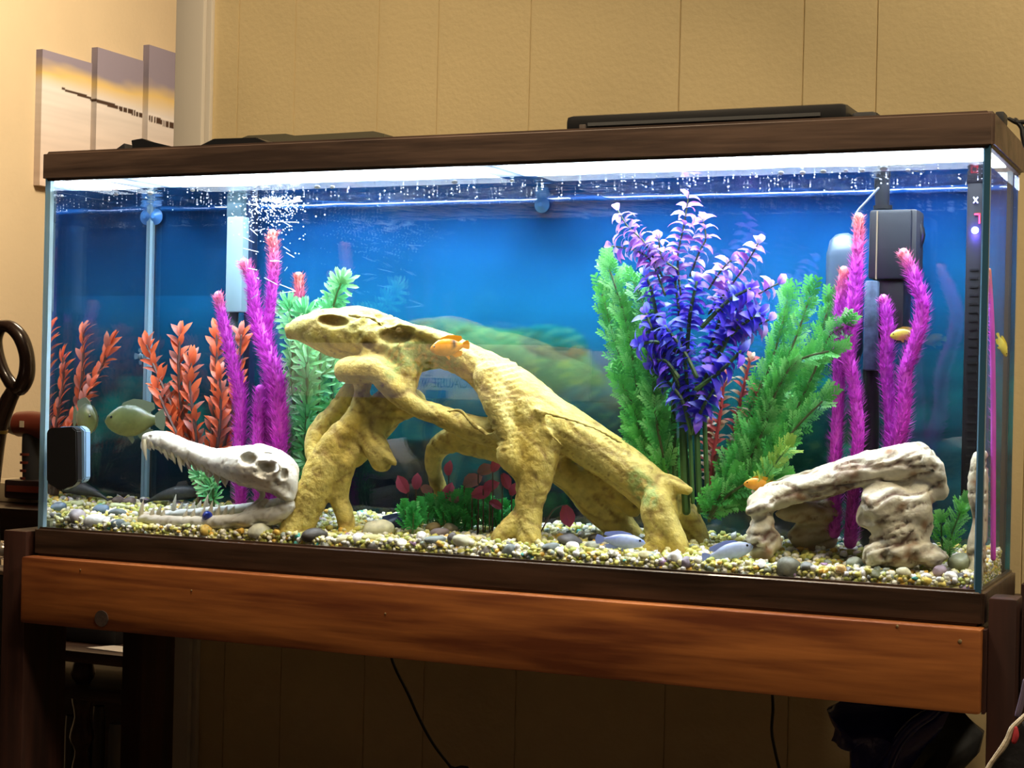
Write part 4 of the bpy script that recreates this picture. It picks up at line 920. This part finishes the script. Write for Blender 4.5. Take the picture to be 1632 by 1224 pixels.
for i, (c, wt) in enumerate(PAL):
    for k in range(2):
        bm = bmesh.new(); ball(bm, Vector(), (1, .85, .72), 2 if k == 0 else 1, None, .5, i*3+k, 1.2); me = finish_mesh(bm, 'pebble', M_GRAVEL); paint(me, lambda p, n_, c=c: tuple(x*(1+.15*noise.noise(p*2)) for x in c)); gm.append((me, wt))
mes = [m for m, _ in gm]; wts = [w_ for _, w_ in gm]
def rrot(): return Matrix.Rotation(R()*6.28, 4, 'Z') @ Matrix.Rotation(U(-.7, .7), 4, 'X') @ Matrix.Rotation(U(-.7, .7), 4, 'Y')
front = []
N = 0
for k in range(300):
    x = .022 + (W-.044)*(k+U(-.3, .3)+.5)/300; s = U(.0040, .0066); y = g1+.003+s+U(0, .008)+(.014 if k % 3 == 2 else 0); z = gz(x, y)+U(-.010, .0012)
    if k % 3 == 0: z = U(.035, .043)
    x = max(.018, min(W-.019, x))
    inst('pebble', random.choices(mes, wts)[0], gb, Matrix.Translation((x, y, z)) @ rrot() @ Matrix.Scale(s, 4))
verts = []; faces = []; cols = []
def addp(x, y, z, s, rnd=random):
    me = random.choices(mes, wts)[0]; M_ = Matrix.Translation((x, y, z)) @ rrot() @ Matrix.Scale(s, 4); b = len(verts)
    verts.extend([tuple(M_ @ v.co) for v in me.vertices]); faces.extend([tuple(b+i for i in p.vertices) for p in me.polygons]); cols.extend([d.color[:] for d in me.color_attributes['Col'].data])
for m in mes: pass
small = [m for i, m in enumerate(mes) if i % 2 == 1]; mes_all, wts_all = mes, wts
mes = small; wts = [p[1] for p in PAL]
for k in range(5000):
    x = U(.020, W-.020); y = g1+.008+(DT-g1-.016)*R()**1.2; s = U(.0034, .0062); addp(x, y, gz(x, y)+U(-.004, .0015), s)
for k in range(2400):
    s = U(.003, .0052); addp(U(.02, W-.02), g1+.002+s+U(0, .008), U(.030, .046), s)
for k in range(500):
    s = U(.0026, .0045); y = U(g1+.01, DT-.01); addp(W-.0125-s, y, U(.032, gz(W, y)), s)
me = bpy.data.meshes.new('gravel_grains'); me.from_pydata(verts, [], faces); me.materials.append(M_GRAVEL)
for p_ in me.polygons: p_.use_smooth = True
a_ = me.color_attributes.new('Col', 'FLOAT_COLOR', 'POINT'); a_.data.foreach_set('color', [x for c in cols for x in c])
tag(obj('gravel_grains', me, None, gb), kind='stuff')
# larger river stones, each a thing of its own
ST = [
 (601, 843, 26, 14, (.66, .66, .48), 'large smooth cream stone with darker speck lying right of driftwood left legs'),
 (594, 857, 20, 6, (.55, .52, .22), 'flat yellowish stone tucked under the large cream stone'),
 (597, 871, 15, 12, (.13, .12, .10), 'dark speckled stone at front glass below the large cream stone'),
 (695, 861, 18, 8, (.27, .32, .32), 'flat blue grey stone lying in front of the plum stone'),
 (700, 850, 17, 8, (.22, .18, .19), 'plum grey oval stone resting on the flat blue grey stone'),
 (690, 842, 13, 10, (.24, .18, .08), 'brown stone behind the plum stone at the moss edge'),
 (718, 844, 12, 10, (.32, .28, .20), 'taupe stone right of the brown stone by the moss'),
 (722, 858, 9, 10, (.10, .09, .09), 'dark charcoal stone right of the flat blue grey stone'),
 (740, 862, 18, 10, (.60, .60, .44), 'cream oval stone in front of the green moss'),
 (672, 856, 9, 9, (.85, .85, .82), 'bright white stone left of the flat blue grey stone'),
 (661, 846, 15, 7, (.50, .52, .34), 'pale green flat stone behind the bright white stone'),
 (775, 882, 12, 11, (.12, .10, .08), 'mottled dark brown stone at front glass by driftwood middle foot'),
 (812, 880, 12, 14, (.17, .20, .20), 'grey round stone leaning on front glass under driftwood middle leg'),
 (727, 883, 12, 5, (.14, .17, .20), 'thin dark slate stone at the front glass below the cream oval'),
 (573, 860, 14, 10, (.82, .82, .80), 'chunky white quartz stone left of the dark speckled stone'),
 (547, 862, 16, 10, (.62, .58, .36), 'yellowish pointed stone under the second driftwood leg'),
 (501, 853, 21, 13, (.07, .065, .06), 'knobbly black stone between the two left driftwood feet'),
 (522, 868, 11, 11, (.50, .54, .50), 'pale grey round stone in front of the black stone'),
 (457, 868, 14, 9, (.24, .22, .10), 'olive flat stone touching the leftmost driftwood foot'),
 (504, 868, 6, 5, (.05, .35, .38), 'tiny teal stone below the knobbly black stone'),
 (563, 876, 7, 5, (.34, .16, .44), 'tiny purple stone at the front glass below the white quartz'),
 (330, 846, 13, 10, (.72, .50, .10), 'orange yellow stone lying below the skull lower jaw'),
 (361, 858, 15, 8, (.11, .14, .16), 'dark slate stone at front glass below the skull'),
 (413, 848, 19, 13, (.70, .72, .58), 'rough whitish stone in front of the skull hinge'),
 (400, 860, 12, 8, (.42, .46, .14), 'mossy yellow green stone below the rough whitish stone'),
 (122, 824, 14, 12, (.40, .36, .38), 'smooth grey stone leaning right, lower left corner of tank'),
 (150, 830, 20, 12, (.66, .70, .72), 'big pale grey stone beside the smooth grey one in lower left corner'),
 (190, 836, 13, 9, (.12, .17, .20), 'small slate stone right of the big pale grey stone'),
 (176, 798, 12, 7, (.20, .16, .15), 'brown dome shaped stone at back left, left of the pair'),
 (206, 799, 11, 7, (.18, .14, .13), 'brown dome shaped stone at back left, right of the pair'),
 (127, 796, 13, 8, (.60, .74, .64), 'pale mint stone tilted upward at the left back'),
 (148, 801, 18, 9, (.42, .54, .36), 'flat green stone right of the pale mint stone'),
 (161, 812, 14, 8, (.10, .16, .24), 'dark blue grey stone in the middle of the left stones'),
 (186, 817, 14, 7, (.12, .16, .18), 'dark grey stone behind the small slate stone'),
 (189, 807, 15, 6, (.48, .52, .30), 'pale yellow green flat stone between the dark left stones'),
 (908, 862, 19, 11, (.11, .11, .12), 'dark grey dome stone right of the driftwood middle leg'),
 (948, 858, 13, 8, (.06, .06, .06), 'black stone under the leaning rear driftwood leg'),
 (944, 870, 14, 8, (.34, .36, .28), 'grey green stone left of the pale blue striped fish'),
 (878, 872, 14, 7, (.20, .24, .24), 'slate stone between middle leg and dark grey dome stone'),
 (913, 871, 11, 8, (.80, .80, .72), 'white stone in front of the dark grey dome stone'),
 (1003, 893, 17, 8, (.30, .28, .10), 'olive stone under the pale blue striped fish'),
 (1094, 896, 10, 10, (.26, .22, .28), 'purple grey round stone at the driftwood right foot'),
 (1075, 889, 11, 10, (.84, .84, .80), 'white round stone left of the purple grey round stone'),
 (1257, 907, 21, 19, (.14, .14, .10), 'large dark grey disc stone standing before the rock arch left foot'),
 (1223, 910, 14, 10, (.12, .13, .07), 'dark olive stone left of the large dark disc stone'),
 (1285, 903, 11, 8, (.20, .21, .19), 'grey stone right of the large dark disc stone'),
 (1361, 897, 15, 10, (.42, .50, .46), 'pale blue grey oval stone beneath the rock arch opening'),
 (1340, 906, 10, 7, (.68, .44, .16), 'orange tan stone left of the pale blue grey oval'),
 (1398, 918, 15, 10, (.13, .14, .06), 'dark olive stone at front glass below the rock arch'),
 (1532, 898, 22, 18, (.22, .24, .14), 'large olive grey stone in the right front corner behind gravel'),
 (1498, 910, 12, 9, (.34, .26, .32), 'mauve stone left of the large olive grey corner stone'),
 (1515, 918, 11, 8, (.85, .84, .80), 'white stone in front of the large olive grey corner stone'),
 (1478, 925, 13, 10, (.80, .62, .12), 'golden yellow stone at front glass, right of the arch'),
 (1505, 930, 12, 9, (.84, .70, .18), 'bright yellow stone right of the golden one at front glass'),
 (1538, 938, 13, 8, (.58, .40, .56), 'pinkish lilac stone in the right front corner at the glass'),
 (1180, 878, 12, 7, (.30, .32, .26), 'grey stone behind the light blue fish by the arch'),
 (1030, 885, 12, 7, (.62, .58, .30), 'yellow stone beside the driftwood right foot'),
 (640, 868, 12, 9, (.74, .74, .62), 'cream chunk right of the dark speckled stone'),
 (1440, 912, 12, 8, (.76, .74, .50), 'cream stone at the base of the rock arch right pillar'),
]
for i, (px, py, rx, ry, c, lab) in enumerate(ST):
    g_ = G(px, py+ry*.55); y = max(g1+.004+rp(min(rx, 14), g_), min(DT-.012, g_.y)); p = P(px, py, y); s = dep(p)/F
    bm = bmesh.new(); m3 = Matrix((RT, UP, -FW)).transposed() @ Matrix.Rotation(U(-.12, .12), 3, 'Z')
    ball(bm, p, (rx*s, ry*s, min(rx, ry*1.3)*s), 3, m3, .28, i+2, .9)
    o = obj('river_stone', bm, M_STONE, None, colf=lambda q, n_, c=c: tuple(x*(1+.22*noise.noise(q*160)) for x in c)); tag(o, lab, 'stone', 'river stones on the gravel')
p = P(331, 822, .025); bm = bmesh.new(); ball(bm, p, (rp(9, p), rp(9, p), rp(8, p)), 2, None, .3, 3)
tag(obj('glass_gem', bm, mat('cobalt_glass', (.02, .05, .50), .15, nscale=90, namp=.5)), 'cobalt blue glass gem resting on the skull lower jaw', 'gem')
# bubbles
def bub(name, pts, parent=None):
    bm = bmesh.new()
    for p, r_ in pts:
        q = bmesh.ops.create_icosphere(bm, subdivisions=1, radius=r_)
        for v in q['verts']: v.co += p
    return bm
t = thing('air_bubbles', 'cloud of tiny white air bubbles under the water surface at left', 'bubbles', P(440, 320, .1))
pts = []
for k in range(420):
    g_ = abs(random.gauss(0, 1)); a = P(430+random.gauss(0, 28)+g_*4, 312+abs(random.gauss(0, 26))*1.3, U(.04, .15))
    if a.z < ZW-.002: pts.append((a, U(.0004, .0013)))
for k in range(320):
    x = U(.02, W-.03); pts.append((Vector((x, U(.02, DT-.01), ZW-U(.001, .004))), U(.0004, .0012)))
tag(obj('bubble_cloud', bub('b', pts), M_BUBBLE, t), kind='stuff')
bm = bmesh.new()
for k in range(26):
    x = U(395, 480); y = U(325, 470); p = P(x, y, U(.05, .12)); q = P(x+U(-7, 7), y+U(-9, 9), .09); q.y = p.y
    if max(p.z, q.z) < ZW-.004: tube(bm, [(p, .0006), (q, .0004)], 5, 1)
for k in range(16):
    p = P(435+U(-22, 40), 322+U(-5, 8), .08); q = p+Vector((U(.004, .012), 0, U(-.002, .003)))
    if max(p.z, q.z) < ZW-.003: tube(bm, [(p, .002), (q, .001)], 6, 1)
tag(obj('streaks', bm, M_BUBBLE, t), kind='stuff')
for (px, py, r_) in ((240, 292, 5), (97, 312, 4), (185, 308, 4), (307, 296, 4), (506, 290, 5), (530, 288, 4), (725, 281, 5), (816, 285, 4), (1279, 274, 5), (1312, 268, 5), (1348, 272, 4), (1374, 270, 5), (1409, 263, 7), (1447, 267, 4), (1245, 268, 5)):
    p = P(px, py, g1+.01+R()*.02); p.z = min(p.z, ZW-.003); bm = bmesh.new(); ball(bm, p, (rp(r_, p), rp(r_, p), rp(r_*.6, p)), 2); obj('bubble', bm, M_BUBBLE, t)

# ================================================================ LEFT SIDE: TABLE, VACUUM, DRILL
t = thing('side_table', 'dark wood table left of the tank holding the drill', 'table', (-.55, .4, ZF))
ZD = .040
obj('tabletop', BX((-1.0, .21, ZD-.05), (-.075, .56, ZD), .004), M_DESK, t)
obj('apron', BX((-.97, .23, ZD-.13), (-.63, .25, ZD-.05), .002), M_DESK, t)
for x, y in ((-.98, .22), (-.66, .22), (-.98, .51), (-.66, .51)): obj('leg', BX((x, y, ZF), (x+.04, y+.04, ZD-.05), .003), M_DESK, t)
o = obj('charger_box', pbox(-60, 795, 50, 818, .30, .42, .002), mat('cream_card', (.45, .36, .22), .6))
o.location.z += (ZD+.0005)-o.location.z; tag(o, 'cream and red charger box on the side table under drill', 'box')
pr = thing('cordless_drill', 'black and red cordless drill standing on the side table', 'drill', P(38, 800, .30))
M_DRED = mat('drill_red', (.16, .03, .015), .4)
bm = bmesh.new(); tube(bm, chain([(30, 676, 20), (50, 676, 21), (75, 680, 21), (100, 684, 19)], .30), 18, 3, round_cap=False); obj('motor_housing', bm, M_DRED, pr)
bm = bmesh.new(); tube(bm, chain([(10, 676, 12), (22, 676, 17), (28, 676, 18)], .30), 18, 3); obj('chuck', bm, mat('chuck_grey', (.25, .22, .17), .3), pr)
bm = bmesh.new(); tube(bm, chain([(52, 692, 16), (50, 720, 15), (52, 750, 16), (54, 778, 18)], .30), 14, 3, 1.0); gr = obj('grip', bm, M_BLACKM, pr)
for yy in (722, 735, 748, 760): 
    bm = bmesh.new(); tube(bm, chain([(46, yy, 14), (46, yy+4, 14)], .297), 14, 1, round_cap=False); obj('grip_band', bm, M_DRED, gr)
obj('battery', pbox(6, 768, 84, 794, .27, .33, .004), mat('battery_dark', (.03, .015, .015), .4), pr)
obj('battery_stripe', pbox(10, 777, 80, 783, .268, .2695, 0), M_DRED, pr)
obj('logo_patch', pbox(31, 671, 37, 681, .277, .279, 0), mat('patch_cream', (.6, .5, .35), .5), pr)
# stick vacuum handle
vc = thing('stick_vacuum', 'black vacuum cleaner with loop handle beside the tank left end', 'vacuum', P(-25, 1100, .13))
bm = bmesh.new()
lp = [(2, 519, 8), (18, 522, 9), (34, 540, 10), (43, 570, 10), (41, 602, 11), (28, 620, 10), (10, 600, 8), (-2, 570, 8), (-6, 540, 8), (2, 519, 8)]
tube(bm, [(p_, r_*1.2) for p_, r_ in chain(lp, .13)], 14, 5, 1.3); obj('loop_handle', bm, mat('vacuum_brown_black', (.035, .018, .014), .25, coat=.4), vc)
bm = bmesh.new(); tube(bm, chain([(22, 622, 12), (8, 650, 14), (-4, 690, 14), (-20, 780, 18)], .13), 14, 4, 1.3); obj('neck', bm, MATS['vacuum_brown_black'], vc)
bm = bmesh.new(); tube(bm, chain([(-3, 683, 15.5), (-4, 688, 15.5)], .13), 18, 1, 1.3, round_cap=False); obj('gold_ring', bm, mat('gold_ring', (.5, .38, .12), .3, .8), vc)
a = P(-20, 780, .13); bm = bmesh.new(); tube(bm, [(a, .016), (a+Vector((-.015, 0, -.35)), .042), (Vector((a.x-.03, a.y, ZF+.03)), .045)], 14, 4); obj('body', bm, M_BLACK, vc)
# things on the left beside the stand
cs = thing('cable_spool_tray', 'chrome and black metal tray beside the left stand post', 'tray', P(0, 960, .05))
obj('tray', BX((-.30, .01, P(5, 910, .05).z), (-.058, .065, P(5, 903, .05).z), .002), mat('tray_steel', (.42, .36, .30), .3, .6), cs)
bm = bmesh.new(); p = P(4, 878, .035); tube(bm, [(p+Vector((-.1, 0, -.0)), .012), (p+Vector((.0, 0, 0)), .012)], 14, 1); obj('roller', bm, mat('roller_chrome', (.3, .26, .22), .25, .7), cs)
zt = P(5, 910, .05).z
obj('drawer', BX((-.30, .01, ZF), (-.058, .065, zt-.001), .003), mat('drawer_dark', (.012, .014, .012), .5), cs)
# etagere seen between the stand legs
e = thing('turned_post_shelf', 'dark wood shelf unit with turned posts seen under the tank left end', 'shelf', (-.42, .78, ZF))
YE = .62
z1 = P(150, 1040, YE).z; z2 = P(150, 1090, YE).z
for z, nm in ((z1, 'shelf'), (z2-.01, 'shelf'), (ZF+.12, 'shelf')): obj(nm, BX((-.95, YE, z-.022), (-.2, YE+.34, z), .006), M_DESK, e)
obj('dark_backing', BX((-.94, YE+.325, ZF), (-.21, YE+.335, z2-.033)), M_DESK, e)  # added dark sheet hiding the bright wall behind the lower shelves
for (x, y) in ((P(130, 1060, YE+.03).x, YE+.035), (-.24, YE+.3), (-.9, YE+.035), (-.9, YE+.3)):
    bm = bmesh.new(); zz = z1-.02; tot = zz-ZF
    prof = [(0, .014), (.05, .022), (.09, .012), (.13, .02), (.2, .014), (.27, .022), (.32, .012), (.4, .018), (.6, .02), (.75, .012), (.85, .022), (1, .014)]
    tube(bm, [(Vector((x, y, zz-tot*f)), r_) for f, r_ in prof], 14, 3, round_cap=False); obj('turned_post', bm, M_DESK, e)
o = obj('black_recorder', BX((-.6, YE+.08, z1+.0005), (P(195, 1000, YE+.1).x-.0, YE+.3, z1+.05), .004), M_BLACKM); tag(o, 'flat black electronic box on the turned post shelf', 'device')
p = P(180, 1024, YE+.06); o = obj('paper_sheet', prism([Vector((p.x-.035, YE+.03, z1+.0006)), Vector((p.x+.06, YE+.02, z1+.0006)), Vector((p.x+.06, YE+.075, z1+.0006)), Vector((p.x-.01, YE+.075, z1+.0006))], Vector((0, 0, .001))), mat('paper', (.75, .68, .6), .7)); tag(o, 'white paper sheet on the front edge of the turned post shelf', 'paper')
for i, (px, py, r_, c, lab) in enumerate(((115, 1155, 11, (.05, .05, .05), 'small dark grey jar on the low shelf, farthest left'), (158, 1142, 10, (.10, .09, .09), 'grey capped jar behind the others on the low shelf'), (186, 1168, 13, (.16, .17, .18), 'pale grey round jar on the low shelf nearest the rear leg'), (172, 1205, 20, (.22, .17, .11), 'crumpled tan paper bag at the bottom behind stand leg'), (140, 1180, 12, (.03, .03, .04), 'black bottle in the middle of the low shelf'))):
    p = P(px, py, YE+.1); s = rp(r_, p); bm = bmesh.new(); zb = ZF+.1205
    if i != 3: tube(bm, [(Vector((p.x, p.y, zb)), s), (Vector((p.x, p.y, p.z-s*.3)), s), (Vector((p.x, p.y, p.z+s*.5)), s*.6), (Vector((p.x, p.y, p.z+s)), s*.55)], 16, 3, round_cap=False)
    else: ball(bm, Vector((p.x, p.y, zb+s*1.4)), (s*1.3, s, s*1.4), 3, None, .5, 5, 1.6)
    tag(obj('jar' if i != 3 else 'paper_bag', bm, mat('shelf_item_%s' % 'abcde'[i], c, .4)), lab, 'jar' if i != 3 else 'bag')

# ================================================================ UNDER AND RIGHT OF THE STAND
for (pts, lab) in (([(622, 1035), (630, 1065), (650, 1105), (668, 1145), (690, 1185), (718, 1222), (760, 1275)], 'black cable hanging under the tank left of centre'),
                   ([(1231, 1100), (1232, 1130), (1230, 1165), (1236, 1200), (1245, 1240), (1250, 1290)], 'black cable hanging under the tank right of centre')):
    bm = bmesh.new(); c_ = [(P(a, b, .40), .0022) for a, b in pts]; c_ = [(P(pts[0][0], pts[0][1]-60, .36), .0022)] + c_; last = c_[-1][0]; c_.append((Vector((last.x+.03, .40, ZF+.004)), .0022)); tube(bm, c_, 8, 5); tag(obj('power_cable', bm, M_BLACK), lab, 'cable')
def cloth_sack(name, outline, y0, depth, m, label, cat, bulge=.05, seed=1):
    pts = [P(a, b, y0) for a, b in outline]; cx_ = sum((p for p in pts), Vector())/len(pts)
    bm = bmesh.new(); rings = []
    for k, f in ((0, .35), (1, .75), (2, 1.0), (3, 1.0), (4, .75), (5, .35)):
        off = -depth/2 + depth*k/5
        ring = []
        for i, p in enumerate(pts):
            q = cx_.lerp(p, f*(1+.05*noise.noise(p*20+Vector((seed, k, 0))))); q = q+Vector((0, off+.35*depth*noise.noise(q*14), 0)); ring.append(bm.verts.new(q))
        rings.append(ring)
    n = len(pts)
    for a, b in zip(rings, rings[1:]):
        for i in range(n): bm.faces.new((a[i], a[(i+1) % n], b[(i+1) % n], b[i]))
    bm.faces.new(rings[0]); bm.faces.new(rings[-1][::-1])
    bmesh.ops.subdivide_edges(bm, edges=list(bm.edges), cuts=2, use_grid_fill=True)
    for v in bm.verts: v.co += Vector((.6, 1, .6))*.008*noise.noise(v.co*26+Vector((seed, 0, 0)))
    return tag(obj(name, bm, m), label, cat)
M_BAGB = mat('blue_vinyl', (.008, .012, .12), .25, bump=.004, bscale=14)
cloth_sack('blue_bag', [(1325, 1125), (1345, 1115), (1460, 1110), (1515, 1130), (1505, 1160), (1475, 1190), (1440, 1240), (1390, 1300), (1345, 1300), (1355, 1240), (1358, 1185), (1326, 1180), (1338, 1155)], .2, .08, M_BAGB, 'shiny dark blue vinyl bag hanging under the tank right end', 'bag', seed=3)
bm = bmesh.new(); tube(bm, chain([(1500, 1118, 9), (1485, 1135, 10), (1455, 1155, 11), (1430, 1185, 11), (1412, 1225, 12), (1395, 1290, 14)], .15), 12, 5); tag(obj('bag_strap', bm, M_BAGB), 'rolled shiny blue strap crossing in front of blue bag', 'strap')
cloth_sack('black_bag', [(1480, 1130), (1530, 1125), (1566, 1168), (1560, 1200), (1520, 1240), (1490, 1320), (1420, 1320), (1440, 1240), (1470, 1180)], .26, .08, mat('black_nylon', (.012, .012, .012), .6, bump=.004, bscale=20), 'dull black nylon bag beside the right stand post', 'bag', seed=8)
t = thing('patterned_garment', 'black red and cream patterned cloth draped at the lower right corner', 'cloth', P(1630, 1224, -.08))
o_ = [(1636, 1140), (1612, 1165), (1600, 1190), (1590, 1205), (1574, 1226), (1560, 1270), (1660, 1290), (1700, 1200)]
pts = [P(a, b, -.10) for a, b in o_]
obj('fabric', prism(pts, Vector((0, -.03, 0)), .003), mat('garment_black', (.008, .007, .009), .8, bump=.003, bscale=30), t)
bm = bmesh.new(); tube(bm, chain([(1640, 1135, 4), (1624, 1150, 4.5), (1613, 1162, 5), (1606, 1178, 5), (1597, 1193, 5), (1584, 1210, 4), (1573, 1228, 4), (1560, 1262, 4)], -.14), 8, 5); obj('cream_edging', bm, mat('cream_fabric', (.62, .52, .36), .8, bump=.002, bscale=80), t)
bm = bmesh.new(); tube(bm, chain([(1619, 1160, 3), (1619, 1172, 5), (1616, 1182, 4)], -.142), 8, 3); obj('red_motif', bm, mat('red_fabric', (.45, .03, .04), .8), t)
bm = bmesh.new(); tube(bm, chain([(1634, 1085, 4), (1630, 1110, 5), (1622, 1140, 5)], -.12), 8, 3); obj('lilac_fold', bm, mat('lilac_fabric', (.12, .09, .14), .7), t)

# ================================================================ CARTON REFLECTED IN THE FRONT GLASS
YB = -1.30
v0 = P(452, 545, -YB); v1 = P(850, 640, -YB)
tb = thing('low_table', 'small dark table in front of the tank under the carton', 'table', (-.1, YB-.15, ZF))
obj('tabletop', BX((v0.x-.1, YB-.35, v1.z-.03), (v1.x+.1, YB+.03, v1.z-.0005), .004), M_DESK, tb)
for x in (v0.x-.06, v1.x+.02):
    for y in (YB-.32, YB-.03): obj('leg', BX((x, y, ZF), (x+.04, y+.04, v1.z-.03), .002), M_DESK, tb)
ct = thing('printed_carton', 'pale cardboard carton with brown lettering and a blue band, mirrored in front glass', 'box', ((v0.x+v1.x)/2, YB-.15, v1.z))
obj('box_body', BX((v0.x, YB-.3, v1.z), (v1.x, YB, v0.z), .002), mat('carton_card', (.82, .70, .64), .7), ct)
obj('blue_band', BX((v0.x+.09, YB+.0004, v1.z), (v0.x+.27, YB+.0014, v1.z+.045)), mat('band_blue', (.03, .05, .5), .5), ct)
_q = P(672, 645, -YB); _s = P(708, 622, -YB)
obj('blue_mark', BX((_q.x, YB+.0004, max(_q.z, v1.z+.001)), (_s.x, YB+.0014, _s.z)), MATS['band_blue'], ct)
def text(s, x, z, size, m, parent, name):
    cu = bpy.data.curves.new(name, 'FONT'); cu.body = s; cu.size = size; cu.extrude = .0004
    o = bpy.data.objects.new(name, cu); C.objects.link(o); dg = bpy.context.evaluated_depsgraph_get(); me = bpy.data.meshes.new_from_object(o.evaluated_get(dg)); bpy.data.objects.remove(o)
    me.transform(Matrix.Translation((x, YB+.0008, z)) @ Matrix.Rotation(math.pi, 4, 'Z') @ Matrix.Rotation(math.pi/2, 4, 'X')); me.materials.clear(); me.materials.append(m)
    return obj(name, me, None, parent)
mi = mat('brown_ink', (.12, .07, .03), .6)
q = P(686, 600, -YB); text('ECO', q.x, q.z, .045, mi, ct, 'heading_text')
q = P(765, 619, -YB); text('BECAUSE WE HAD A', q.x, q.z, .028, mi, ct, 'line_text')
